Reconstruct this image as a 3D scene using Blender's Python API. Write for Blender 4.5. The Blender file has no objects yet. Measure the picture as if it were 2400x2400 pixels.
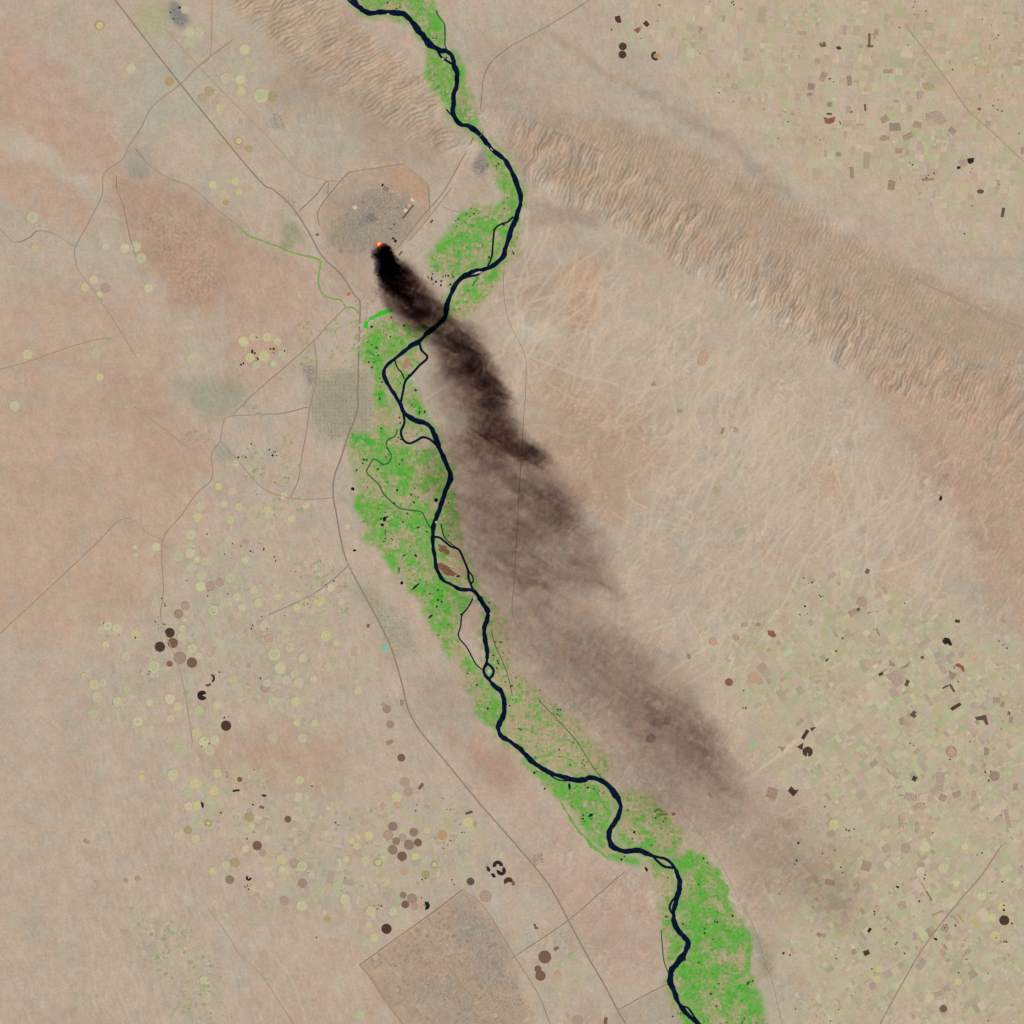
import bpy, math, random
import numpy as np

# ---------------------------------------------------------------- camera, sky, sun, exposure
# One Blender unit is 100 m. Map coordinates (mx, my) run 0..2400 from the north-west corner; 3 map units = 1 unit.
S = 1.0 / 3.0
scene = bpy.context.scene
cam_data = bpy.data.cameras.new('satellite_camera')
cam = bpy.data.objects.new('satellite_camera', cam_data)
scene.collection.objects.link(cam)
cam.location = (0, 0, 4000)
cam.rotation_euler = (0, 0, 0)
cam_data.sensor_width = 36
cam_data.lens = 36 * 4000 / 800
cam_data.clip_start = 100
cam_data.clip_end = 30000
scene.camera = cam

SUN_EL, SUN_AZ = math.radians(44), math.radians(124)      # azimuth clockwise from north
world = bpy.data.worlds.new('World')
scene.world = world
world.use_nodes = True
wn = world.node_tree
sky = wn.nodes.new('ShaderNodeTexSky')
sky.sky_type = 'NISHITA'
sky.sun_disc = False
sky.sun_elevation = SUN_EL
sky.sun_rotation = SUN_AZ
wn.nodes['Background'].inputs['Strength'].default_value = 0.07
wn.links.new(sky.outputs[0], wn.nodes['Background'].inputs['Color'])
sd = bpy.data.lights.new('sun', 'SUN')
sd.energy = 3.6
sd.angle = math.radians(0.53)
sd.color = (1.0, 0.955, 0.90)
sun = bpy.data.objects.new('sun', sd)
scene.collection.objects.link(sun)
dx, dy, dz = math.sin(SUN_AZ) * math.cos(SUN_EL), math.cos(SUN_AZ) * math.cos(SUN_EL), math.sin(SUN_EL)
sun.rotation_euler = (math.atan2(math.hypot(dx, dy), dz), 0, math.atan2(dx, -dy))
sun.location = (dx * 3000, dy * 3000, dz * 3000)
scene.view_settings.view_transform = 'Standard'
scene.view_settings.look = 'None'
scene.view_settings.exposure = 0.0
scene.view_settings.gamma = 1.0
scene.view_settings.use_curve_mapping = False
scene.render.engine = 'CYCLES'
scene.cycles.max_bounces = 4
scene.cycles.diffuse_bounces = 2
scene.cycles.volume_bounces = 1
scene.cycles.use_denoising = False

rng = np.random.default_rng(11)
random.seed(5)
ALB = np.array([0.995, 0.985, 0.965])           # balance between wanted picture colour and base colour


def lin(c):
    c = np.asarray(c, float) / 255.0
    l = np.where(c <= 0.04045, c / 12.92, ((c + 0.055) / 1.055) ** 2.4)
    return np.clip(l * ALB, 0, 0.9)


# ---------------------------------------------------------------- noise and map helpers
_gr = np.random.default_rng(5)
_ga = _gr.uniform(0, 2 * np.pi, 65536)
_GX, _GY = np.cos(_ga).astype(np.float32), np.sin(_ga).astype(np.float32)


def gnoise(x, y, seed=0):
    """Gradient noise, about -0.7..0.7, one cell per unit."""
    x = np.asarray(x, np.float32) + np.float32(seed * 17.37)
    y = np.asarray(y, np.float32) + np.float32(seed * 31.71)
    xf, yf = np.floor(x), np.floor(y)
    fx, fy = x - xf, y - yf
    xi = xf.astype(np.int32) & 255
    yi = yf.astype(np.int32) & 255
    xj = (xi + 1) & 255
    yi <<= 8
    yj = (yi + 256) & 65535
    u = fx * fx * fx * (fx * (fx * 6 - 15) + 10)
    v = fy * fy * fy * (fy * (fy * 6 - 15) + 10)
    gx, gy = fx - 1, fy - 1
    k = yi + xi; a = _GX[k] * fx + _GY[k] * fy
    k = yi + xj; a += u * (_GX[k] * gx + _GY[k] * fy - a)
    k = yj + xi; c = _GX[k] * fx + _GY[k] * gy
    k = yj + xj; c += u * (_GX[k] * gx + _GY[k] * gy - c)
    a += v * (c - a)
    return a


def fbm(x, y, scale, octaves=3, seed=0, gain=0.5):
    t, amp, f = 0.0, 1.0, 1.0 / scale
    for o in range(octaves):
        t = t + amp * gnoise(x * f, y * f, seed + o * 3)
        amp *= gain
        f *= 2.03
    return t


def sstep(a, b, x):
    t = np.clip((x - a) / (b - a), 0, 1)
    return t * t * (3 - 2 * t)


class Grid:
    """A regular raster over the map, sampled bilinearly."""
    def __init__(self, lo, hi, step):
        self.lo, self.step = lo, step
        self.n = int((hi - lo) / step) + 1
        self.c = lo + np.arange(self.n) * step
        self.X, self.Y = np.meshgrid(self.c, self.c)

    def sample(self, A, x, y):
        u = np.clip((np.asarray(x, np.float32) - self.lo) / self.step, 0, self.n - 1.01)
        v = np.clip((np.asarray(y, np.float32) - self.lo) / self.step, 0, self.n - 1.01)
        i = u.astype(np.int32); j = v.astype(np.int32)
        fu, fv = u - i, v - j
        k = j * self.n + i
        A = A.ravel()
        p = A[k]; p = p + (A[k + 1] - p) * fu
        k += self.n
        q = A[k]; q = q + (A[k + 1] - q) * fu
        return p + (q - p) * fv


G8 = Grid(-480, 2880, 8)


def poly_sd(poly, X, Y):
    """Signed distance, positive inside."""
    d2 = np.full(X.shape, 1e12)
    inside = np.zeros(X.shape, bool)
    n = len(poly)
    for k in range(n):
        x0, y0 = poly[k]; x1, y1 = poly[(k + 1) % n]
        ex, ey = x1 - x0, y1 - y0
        L = ex * ex + ey * ey + 1e-9
        t = np.clip(((X - x0) * ex + (Y - y0) * ey) / L, 0, 1)
        d2 = np.minimum(d2, (X - x0 - t * ex) ** 2 + (Y - y0 - t * ey) ** 2)
        if y0 != y1:
            inside ^= ((y0 > Y) != (y1 > Y)) & (X < ex * (Y - y0) / ey + x0)
    d = np.sqrt(d2)
    return np.where(inside, d, -d).astype(np.float32)


def mask_grid(poly, margin=130):
    """Signed distance raster; far outside the polygon only its box counts."""
    p = np.array(poly, float)
    i0, j0 = np.clip(((p.min(0) - margin - G8.lo) / G8.step).astype(int), 0, G8.n - 1)
    i1, j1 = np.clip(((p.max(0) + margin - G8.lo) / G8.step).astype(int) + 2, 1, G8.n)
    A = np.full(G8.X.shape, -float(margin), np.float32)
    A[j0:j1, i0:i1] = poly_sd(poly, G8.X[j0:j1, i0:i1], G8.Y[j0:j1, i0:i1])
    return A


def polyline_d(pts, X, Y):
    d2 = np.full(X.shape, 1e12)
    for k in range(len(pts) - 1):
        x0, y0 = pts[k]; x1, y1 = pts[k + 1]
        ex, ey = x1 - x0, y1 - y0
        t = np.clip(((X - x0) * ex + (Y - y0) * ey) / (ex * ex + ey * ey + 1e-9), 0, 1)
        d2 = np.minimum(d2, (X - x0 - t * ex) ** 2 + (Y - y0 - t * ey) ** 2)
    return np.sqrt(d2)


def smooth_line(pts, step=4.0):
    """Catmull-Rom through the points, resampled about every step."""
    p = np.array(pts, float)
    if len(p) == 2:
        n = max(2, int(np.hypot(*(p[1] - p[0])) / step))
        t = np.linspace(0, 1, n)[:, None]
        return p[0] * (1 - t) + p[1] * t
    q = np.vstack([2 * p[0] - p[1], p, 2 * p[-1] - p[-2]])
    out = []
    for k in range(1, len(q) - 2):
        n = max(2, int(np.hypot(*(q[k + 1] - q[k])) / step))
        t = np.linspace(0, 1, n, endpoint=False)[:, None]
        a, b, c, d = q[k - 1], q[k], q[k + 1], q[k + 2]
        out.append(0.5 * (2 * b + (c - a) * t + (2 * a - 5 * b + 4 * c - d) * t * t + (3 * b - a - 3 * c + d) * t ** 3))
    out.append(p[-1:])
    return np.vstack(out)


# ---------------------------------------------------------------- the map: river, roads, regions
RIVER = [(818, -60), (830, 0), (848, 22), (867, 30), (895, 28), (923, 30), (951, 36), (970, 56), (988, 81), (1007, 102), (1029, 118), (1044, 119),
         (1058, 127), (1063, 140), (1065, 155), (1071, 171), (1071, 193), (1066, 214), (1063, 239), (1061, 267), (1069, 281), (1081, 292), (1097, 295),
         (1112, 304), (1128, 320), (1144, 339), (1162, 357), (1181, 373), (1193, 390), (1203, 408), (1210, 427), (1219, 453), (1220, 475), (1215, 497),
         (1206, 520), (1198, 540), (1191, 560), (1185, 584), (1180, 601), (1165, 616), (1140, 630), (1109, 637), (1084, 650), (1066, 671), (1055, 693),
         (1047, 718), (1043, 743), (1029, 760), (1007, 777), (982, 799), (951, 820), (926, 841), (906, 858), (901, 870), (903, 886), (911, 904),
         (926, 926), (937, 945), (945, 963), (960, 977), (979, 987), (1001, 993), (1012, 1004), (1019, 1022), (1029, 1047), (1041, 1075), (1052, 1100),
         (1055, 1122), (1047, 1143), (1039, 1168), (1030, 1196), (1019, 1225), (1015, 1250), (1015, 1278), (1019, 1306), (1025, 1337), (1038, 1358),
         (1060, 1371), (1081, 1382), (1103, 1382), (1116, 1389), (1128, 1408), (1142, 1430), (1142, 1452), (1136, 1473), (1137, 1498), (1142, 1526),
         (1140, 1555), (1134, 1568), (1137, 1582), (1147, 1593), (1159, 1609), (1175, 1620), (1182, 1641), (1182, 1666), (1173, 1691), (1168, 1709),
         (1178, 1728), (1200, 1741), (1222, 1759), (1240, 1778), (1268, 1799), (1293, 1812), (1330, 1825), (1365, 1828), (1389, 1823), (1414, 1832),
         (1430, 1847), (1445, 1867), (1455, 1887), (1453, 1906), (1442, 1927), (1428, 1948), (1428, 1968), (1439, 1986), (1458, 1995), (1489, 1993),
         (1514, 1999), (1539, 2008), (1560, 2013), (1576, 2028), (1588, 2048), (1593, 2073), (1587, 2104), (1580, 2132), (1579, 2157), (1591, 2182),
         (1611, 2207), (1608, 2226), (1591, 2253), (1573, 2278), (1573, 2303), (1582, 2328), (1594, 2356), (1616, 2381), (1638, 2400), (1690, 2470)]

# name words, width, points
CHANNELS = [
    ('thin river thread joining the main river at the top edge', 5, [(800, -30), (817, 0), (839, 19), (858, 29)]),
    ('short river arm around the small green island near the top', 6, [(1026, 118), (1035, 134), (1050, 144), (1066, 153)]),
    ('small side arm hugging the west bank above the gorge', 3.5, [(1046, 256), (1055, 266), (1066, 279)]),
    ('thin river arm west of the bend below the gorge', 4, [(1203, 508), (1190, 520), (1175, 525), (1160, 537), (1156, 565), (1153, 600), (1143, 625)]),
    ('short river arm beside the pale sandbar north of the smoke', 5, [(1130, 634), (1120, 644), (1105, 647), (1082, 653)]),
    ('river arm east of the long island below the smoke', 5.5, [(983, 800), (985, 812), (989, 822), (1002, 838), (982, 858), (966, 876), (951, 892), (945, 917), (940, 942)]),
    ('thin creek cutting the long island in two', 3, [(926, 845), (929, 856), (935, 867), (942, 874), (948, 888)]),
    ('looping river arm west of the triangular island', 5.5, [(945, 962), (948, 990), (940, 1012), (945, 1030), (959, 1039), (976, 1033), (991, 1025), (1008, 1030), (1026, 1046)]),
    ('river arm east of the brown teardrop island', 5, [(1016, 1258), (1030, 1260), (1041, 1268), (1057, 1281), (1075, 1288), (1086, 1309), (1097, 1337), (1099, 1357), (1110, 1385)]),
    ('thin braid beside the brown teardrop island', 3, [(1099, 1338), (1108, 1352), (1109, 1362), (1103, 1370)]),
    ('thin creek on the green bank north of the teardrop island', 2.6, [(1034, 1228), (1040, 1255), (1052, 1270), (1070, 1284)]),
    ('narrow green creek west of the river above the ring islet', 3, [(1112, 1396), (1097, 1424), (1083, 1442), (1080, 1467), (1075, 1492), (1094, 1517), (1106, 1539), (1116, 1557), (1132, 1571)]),
    ('ring shaped river arm around the tiny round islet', 6, [(1140, 1554), (1150, 1561), (1157, 1572), (1154, 1584), (1146, 1592)]),
    ('river arm beside the leaf shaped island in the lower valley', 6, [(1530, 2006), (1542, 2019), (1557, 2031), (1578, 2034)]),
    ('short river arm west of the narrow island in the lower valley', 5, [(1586, 2100), (1573, 2116), (1570, 2130), (1579, 2146)]),
    ('thin river arm at the bottom edge', 4.5, [(1597, 2358), (1613, 2363), (1626, 2381), (1640, 2399)]),
    ('thin creek at the foot of the lower river bend', 3, [(1280, 1808), (1300, 1824), (1322, 1830), (1345, 1828)]),
]
CANALS = [   # dark green irrigation channels
    ('dark green canal along the east side of the top valley', 3.2, [(1022, 24), (1028, 38), (1041, 56), (1043, 80), (1043, 106), (1050, 120)]),
    ('winding dark canal through the west bank fields', 3.0, [(932, 1006), (926, 1022), (908, 1032), (906, 1047), (917, 1066), (911, 1084), (896, 1088), (884, 1078), (874, 1078), (864, 1094), (859, 1106), (870, 1119), (889, 1137), (898, 1156), (914, 1172), (935, 1190), (962, 1196), (988, 1200), (996, 1214), (1008, 1236)]),
    ('green ditch running through the east bank fields', 1.8, [(1262, 1640), (1300, 1680), (1334, 1716), (1358, 1747), (1389, 1796), (1412, 1826)]),
    ('thin green creek east of the ring islet', 1.8, [(1152, 1480), (1160, 1510), (1182, 1560), (1192, 1590), (1200, 1625)]),
    ('thin canal on the west edge of the lower valley', 2.4, [(1550, 2180), (1552, 2210), (1556, 2250), (1566, 2280)]),
]
GREEN_WADI = [(560, 530), (584, 553), (625, 568), (671, 586), (702, 597), (735, 604), (752, 614), (748, 640), (749, 675), (765, 696), (799, 704), (811, 720), (827, 721), (842, 734)]
BRIGHT_WADI = [(920, 727), (898, 734), (873, 746), (861, 752), (858, 770)]

FLOOD = [   # polygon, share of green, colour shift
    ([(835, -20), (1010, -20), (1022, 30), (1045, 60), (1046, 110), (1075, 130), (1085, 165), (1105, 230), (1122, 290), (1075, 282), (1055, 265), (1025, 230), (998, 190), (1000, 150), (1005, 110), (985, 80), (960, 50), (925, 40), (870, 32), (845, 12)], 0.74),
    ([(1130, 335), (1160, 362), (1190, 396), (1212, 440), (1212, 500), (1190, 545), (1182, 595), (1130, 632), (1080, 650), (1045, 650), (1005, 640), (1005, 600), (1040, 560), (1075, 500), (1110, 480), (1168, 480), (1180, 450), (1150, 395)], 0.62),
    ([(1205, 540), (1225, 540), (1212, 590), (1160, 680), (1110, 740), (1060, 752), (1062, 700), (1095, 660), (1150, 640)], 0.38),
    ([(860, 770), (905, 742), (1000, 768), (930, 838), (893, 870), (905, 925), (935, 965), (943, 1010), (960, 1045), (1015, 1040), (1048, 1110), (1035, 1170), (1013, 1230), (1013, 1300), (1025, 1345), (1080, 1390), (1110, 1400), (1080, 1450), (1068, 1490), (1120, 1570), (1160, 1622), (1178, 1650), (1165, 1705), (1148, 1705), (1120, 1668), (1095, 1612), (1085, 1570), (1050, 1530), (1010, 1470), (1000, 1440), (955, 1375), (905, 1320), (890, 1290), (855, 1270), (850, 1230), (828, 1190), (842, 1150), (826, 1090), (812, 1040), (845, 1012), (872, 1012), (880, 880), (848, 850), (850, 800)], 0.62),
    ([(905, 862), (985, 800), (1000, 838), (950, 890), (940, 940), (925, 920), (908, 895)], 0.40),
    ([(950, 975), (1000, 998), (1020, 1035), (990, 1020), (960, 1035), (945, 1020)], 0.40),
    ([(958, 895), (975, 915), (985, 940), (1000, 975), (1012, 1000), (975, 980), (955, 965), (945, 935)], 0.62),
    ([(1045, 1130), (1065, 1160), (1075, 1210), (1090, 1280), (1120, 1375), (1100, 1375), (1090, 1320), (1072, 1287), (1040, 1262), (1018, 1240), (1035, 1185)], 0.60),
    ([(1020, 1262), (1060, 1285), (1085, 1310), (1100, 1360), (1070, 1372), (1035, 1350), (1022, 1310)], 0.30),
    ([(1130, 1405), (1165, 1430), (1195, 1480), (1200, 1560), (1205, 1600), (1180, 1600), (1150, 1590), (1145, 1530), (1140, 1480), (1150, 1440)], 0.28),
    ([(1170, 1590), (1215, 1570), (1290, 1640), (1350, 1690), (1400, 1740), (1440, 1800), (1420, 1825), (1370, 1822), (1300, 1810), (1240, 1770), (1190, 1725), (1190, 1650)], 0.16),
    ([(1225, 1785), (1268, 1805), (1330, 1832), (1395, 1832), (1430, 1860), (1445, 1910), (1420, 1950), (1425, 1985), (1450, 2003), (1500, 2005), (1490, 2024), (1430, 2014), (1400, 1985), (1365, 1935), (1330, 1885), (1285, 1850)], 0.70),
    ([(1445, 1860), (1500, 1850), (1560, 1900), (1610, 1950), (1590, 2010), (1520, 1995), (1460, 1985), (1435, 1960), (1455, 1915)], 0.32),
    ([(1560, 2000), (1640, 2000), (1685, 2040), (1708, 2110), (1745, 2165), (1762, 2200), (1755, 2260), (1782, 2330), (1810, 2420), (1650, 2420), (1600, 2350), (1578, 2290), (1615, 2220), (1598, 2170), (1590, 2110), (1598, 2060), (1580, 2025)], 0.74),
    ([(1500, 2015), (1545, 2015), (1575, 2050), (1582, 2150), (1610, 2210), (1572, 2268), (1560, 2262), (1547, 2180), (1550, 2080), (1520, 2050)], 0.45),
    ([(1560, 2290), (1575, 2290), (1590, 2350), (1630, 2400), (1600, 2420), (1570, 2340)], 0.4),
]
# soil regions: polygon, colour, softness, strength
REGIONS = [
    ([(-60, 60), (70, 85), (130, 140), (190, 215), (260, 280), (320, 325), (300, 345), (270, 400), (235, 398), (180, 360), (110, 300), (60, 230), (-60, 140)], (189, 160, 138), 26, .9),
    ([(-60, 150), (0, 175), (100, 250), (200, 370), (245, 420), (215, 440), (150, 380), (80, 330), (-60, 290)], (190, 161, 136), 16, .9),
    ([(-60, 320), (90, 375), (180, 450), (222, 500), (195, 545), (100, 525), (30, 475), (-60, 440)], (190, 162, 138), 26, .9),
    ([(-60, 300), (40, 300), (120, 350), (200, 410), (235, 450), (200, 460), (110, 390), (-60, 330)], (195, 177, 154), 12, .7),
    ([(255, 412), (330, 398), (400, 430), (480, 478), (560, 535), (640, 600), (700, 620), (690, 690), (640, 740), (560, 760), (530, 700), (480, 740), (420, 735), (380, 660), (330, 600), (295, 540), (265, 460)], (180, 150, 125), 36, .9),
    ([(560, 560), (640, 600), (745, 625), (755, 690), (740, 760), (660, 860), (600, 930), (540, 880), (520, 790), (560, 700)], (189, 162, 138), 40, .9),
    ([(330, 170), (400, 80), (470, 150), (460, 270), (360, 330), (280, 310)], (180, 173, 151), 40, .7),
    ([(-60, 930), (250, 900), (420, 1080), (480, 1200), (360, 1350), (330, 1450), (180, 1500), (-60, 1480)], (190, 164, 139), 50, .95),
    ([(-60, 690), (180, 660), (330, 700), (430, 820), (400, 900), (330, 960), (200, 930), (-60, 920)], (190, 164, 140), 50, .85),
    ([(260, 880), (360, 900), (480, 1010), (500, 1100), (400, 1110), (300, 1030)], (186, 156, 132), 40, .8),
    ([(400, 895), (470, 890), (560, 890), (578, 930), (530, 975), (490, 985), (440, 950)], (166, 160, 135), 26, .9),
    ([(505, 1040), (540, 1045), (548, 1078), (508, 1078)], (166, 160, 136), 10, .85),
    ([(735, 880), (780, 860), (875, 872), (880, 1010), (820, 1040), (745, 1030), (722, 960)], (168, 159, 134), 24, .95),
    ([(800, 1340), (860, 1370), (930, 1420), (990, 1530), (920, 1548), (875, 1460), (830, 1390)], (172, 163, 138), 22, .85),
    ([(640, 60), (800, 120), (1000, 260), (1080, 310), (1040, 400), (900, 380), (760, 330), (640, 220)], (176, 155, 132), 50, .9),
    ([(700, 230), (810, 260), (840, 360), (760, 370), (690, 300)], (178, 169, 148), 30, .7),
    ([(824, 404), (929, 388), (948, 388), (1004, 435), (1008, 500), (930, 590), (800, 600), (749, 530), (749, 491), (802, 422)], (181, 157, 133), 5, .9),
    ([(915, 395), (950, 395), (1000, 440), (1000, 480), (950, 455), (920, 430)], (190, 154, 122), 10, .8),
    ([(800, 480), (880, 440), (950, 470), (960, 540), (900, 590), (830, 600), (770, 560)], (160, 150, 130), 30, .85),
    ([(840, 500), (885, 495), (885, 525), (850, 530)], (140, 134, 124), 9, .7),
    ([(760, 570), (880, 600), (880, 690), (820, 700), (760, 640)], (182, 155, 134), 20, .6),
    ([(1120, 60), (1230, 130), (1450, 330), (1700, 560), (1500, 470), (1250, 330), (1130, 270)], (179, 160, 139), 50, .9),
    ([(500, -40), (620, -40), (760, 0), (950, 150), (1080, 280), (1010, 270), (880, 230), (760, 160), (600, 60)], (183, 160, 134), 24, .95),
    ([(1190, 300), (1300, 275), (1450, 285), (1620, 350), (1800, 450), (2100, 610), (2460, 770), (2460, 1050), (2200, 980), (1980, 860), (1750, 710), (1580, 600), (1430, 500), (1280, 420), (1180, 350)], (179, 156, 131), 22, .95),
    ([(1950, 850), (2150, 860), (2460, 950), (2460, 1540), (2330, 1420), (2230, 1200), (2080, 1000)], (185, 158, 133), 40, .9),
    ([(1290, 640), (1360, 600), (1420, 610), (1400, 700), (1400, 760), (1330, 770), (1320, 700)], (190, 156, 127), 22, .85),
    ([(1480, 640), (1560, 600), (1600, 610), (1540, 680), (1470, 710)], (190, 157, 129), 20, .8),
    ([(1240, 470), (1330, 480), (1430, 500), (1400, 530), (1300, 520), (1230, 540)], (168, 149, 128), 14, .8),
    ([(1180, 560), (1290, 620), (1320, 740), (1260, 770), (1200, 700)], (178, 155, 135), 30, .8),
    ([(1200, 770), (1290, 750), (1310, 790), (1230, 800)], (190, 178, 155), 12, .8),
    ([(1240, 840), (1500, 960), (1560, 1080), (1450, 1230), (1330, 1180), (1260, 1030)], (184, 156, 131), 40, .85),
    ([(1480, 620), (1700, 640), (2000, 850), (2100, 1000), (2050, 1200), (1800, 1200), (1560, 940), (1450, 760)], (191, 174, 150), 50, .9),
    ([(1880, 1100), (1960, 1080), (1990, 1180), (1900, 1180)], (192, 161, 135), 25, .7),
    ([(2070, 1320), (2130, 1290), (2180, 1370), (2100, 1420), (2050, 1400)], (200, 169, 142), 20, .8),
    ([(1450, -40), (2460, -40), (2460, 560), (2230, 590), (2030, 490), (1860, 430), (1740, 330), (1560, 170)], (193, 174, 148), 50, .95),
    ([(1275, 62), (1300, 72), (1400, 150), (1490, 195), (1570, 245), (1650, 285), (1730, 335), (1810, 420), (1880, 470), (1870, 480), (1790, 440), (1715, 355), (1640, 305), (1560, 262), (1480, 212), (1390, 165), (1310, 105)], (170, 150, 130), 16, .75),
    ([(2100, 0), (2400, 60), (2460, 300), (2280, 300), (2150, 150)], (195, 169, 141), 60, .6),
    ([(1640, 1500), (1900, 1350), (2200, 1400), (2460, 1600), (2460, 2460), (1860, 2460), (1830, 2200), (1800, 2000), (1900, 1900), (1720, 1720)], (190, 174, 147), 60, .95),
    ([(1480, 1850), (1700, 1900), (1830, 2000), (1830, 2200), (1790, 2230), (1720, 2050), (1600, 1960)], (184, 163, 141), 40, .85),
    ([(1180, 1980), (1480, 2040), (1540, 2140), (1540, 2280), (1440, 2300), (1340, 2160)], (187, 161, 141), 30, .9),
    ([(1040, 1820), (1230, 1800), (1380, 1990), (1460, 2050), (1300, 2030)], (190, 166, 146), 30, .7),
    ([(1030, 1700), (1190, 1760), (1240, 1830), (1180, 1850), (1090, 1780)], (182, 152, 128), 30, .8),
    ([(640, 1690), (800, 1740), (800, 1860), (680, 1850), (560, 1800), (440, 1780), (480, 1740)], (187, 158, 134), 36, .85),
    ([(90, 1780), (200, 1790), (200, 1880), (150, 1890)], (197, 166, 140), 25, .7),
    ([(-60, 1700), (300, 1850), (420, 2100), (400, 2460), (-60, 2460)], (188, 170, 147), 80, .8),
    ([(620, 2120), (860, 2200), (900, 2400), (700, 2460), (600, 2300)], (191, 168, 145), 50, .7),
    ([(844, 2263), (1085, 2086), (1153, 2151), (1260, 2400), (1290, 2460), (980, 2460)], (180, 155, 129), 6, .9),
    ([(1060, 2110), (1120, 2130), (1190, 2230), (1220, 2330), (1120, 2310), (1080, 2200)], (164, 150, 134), 24, .8),
    ([(930, 2300), (1000, 2290), (1100, 2330), (1160, 2420), (1000, 2430)], (168, 153, 134), 28, .7),
    ([(1440, 2375), (1560, 2310), (1600, 2400), (1580, 2460), (1460, 2460)], (176, 163, 142), 6, .95),
    ([(1200, 2160), (1330, 2170), (1450, 2340), (1420, 2420), (1250, 2420), (1200, 2300)], (186, 167, 145), 40, .6),
    ([(300, 340), (350, 350), (350, 410), (310, 430), (290, 390)], (165, 156, 140), 16, .85),
    ([(660, 525), (700, 520), (712, 560), (690, 590), (660, 580)], (150, 150, 112), 12, .8),
    ([(340, 0), (395, 10), (400, 70), (350, 90), (310, 40)], (170, 170, 128), 18, .7),
    ([(395, 5), (420, 10), (445, 50), (430, 70), (400, 50)], (140, 135, 128), 8, .9),
    ([(1120, 355), (1140, 350), (1145, 390), (1130, 420), (1110, 400)], (148, 138, 130), 12, .85),
    ([(1095, 420), (1150, 400), (1180, 470), (1150, 480), (1090, 470)], (176, 164, 138), 20, .6),
    ([(710, 860), (742, 850), (745, 900), (720, 905)], (162, 146, 132), 12, .8),
    ([(1760, 2180), (1800, 2220), (1820, 2280), (1780, 2290)], (160, 154, 128), 16, .8),
]

def box(p, m):
    p = np.array(p, float)
    return p[:, 0].min() - m, p[:, 0].max() + m, p[:, 1].min() - m, p[:, 1].max() + m


def within(x, y, bx):
    return np.nonzero((x > bx[0]) & (x < bx[1]) & (y > bx[2]) & (y < bx[3]))[0]


R_GRIDS = [(mask_grid(p), np.array(c, np.float32), s, k, box(p, s + 30)) for p, c, s, k in REGIONS]
F_GRIDS = [(mask_grid(p), g, box(p, 20)) for p, g in FLOOD]

# farmland tints: polygon, softness, strength, orientation of the plots
FARMS = [
    ([(1400, -40), (2460, -40), (2460, 520), (2250, 560), (2050, 460), (1880, 420), (1760, 320), (1600, 180), (1440, 110)], 40, 1.0, 0.1),
    ([(1650, 1480), (1900, 1330), (2150, 1320), (2300, 1450), (2460, 1520), (2460, 2460), (1850, 2460), (1830, 2200), (1790, 2050), (1880, 1900), (1760, 1760)], 40, 1.0, -0.6),
    ([(420, 1740), (640, 1780), (860, 1830), (1080, 1860), (1200, 2000), (1080, 2080), (900, 2200), (760, 2220), (600, 2120), (480, 1980), (430, 1860)], 40, .8, 0.2),
    ([(150, 1420), (320, 1440), (440, 1280), (600, 1150), (760, 1200), (800, 1340), (900, 1500), (900, 1640), (700, 1720), (420, 1760), (260, 1680)], 40, .55, 0.3),
    ([(430, 0), (600, 90), (620, 260), (560, 330), (600, 440), (520, 480), (420, 250)], 40, .55, 0.3),
    ([(230, 2030), (400, 2130), (500, 2180), (560, 2400), (400, 2400), (300, 2250), (220, 2150)], 40, .5, 0.0),
    ([(1620, 950), (1700, 900), (1800, 1200), (1750, 1400), (1650, 1200)], 60, .3, -0.5),
    ([(1200, 2150), (1330, 2170), (1450, 2350), (1400, 2420), (1230, 2400)], 30, .6, -0.6),
    ([(1700, 2000), (1800, 1980), (1850, 2150), (1800, 2250), (1740, 2130)], 30, .5, -0.4),
]
FARM_G = [(mask_grid(p), s, k, a, box(p, s + 30)) for p, s, k, a in FARMS]

# relief: axes of the ranges with half widths
RANGE_A = [(540, -120), (650, 0), (745, 70), (850, 150), (950, 225), (1065, 298)]
RANGE_B = [(1170, 318), (1300, 388), (1430, 445), (1560, 520), (1700, 610), (1850, 700), (1990, 790), (2120, 860), (2300, 940), (2460, 1010)]
DG_A, DG_B, DG_R = [polyline_d(q, G8.X, G8.Y).astype(np.float32) for q in (RANGE_A, RANGE_B, RIVER)]
BACK_B = mask_grid([(1220, 280), (1420, 250), (1650, 330), (1900, 460), (2150, 610), (2460, 780), (2460, 1080), (2250, 950), (2080, 870), (1900, 780), (1750, 690), (1600, 590), (1480, 500), (1370, 430), (1260, 370)])
FOOT_A = mask_grid([(500, -60), (640, 20), (760, 105), (880, 185), (1075, 300), (1040, 320), (900, 300), (780, 260), (680, 170), (560, 60)])
PLATEAU = mask_grid([(300, 480), (400, 470), (520, 560), (540, 680), (470, 740), (420, 720), (360, 620)])


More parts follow.
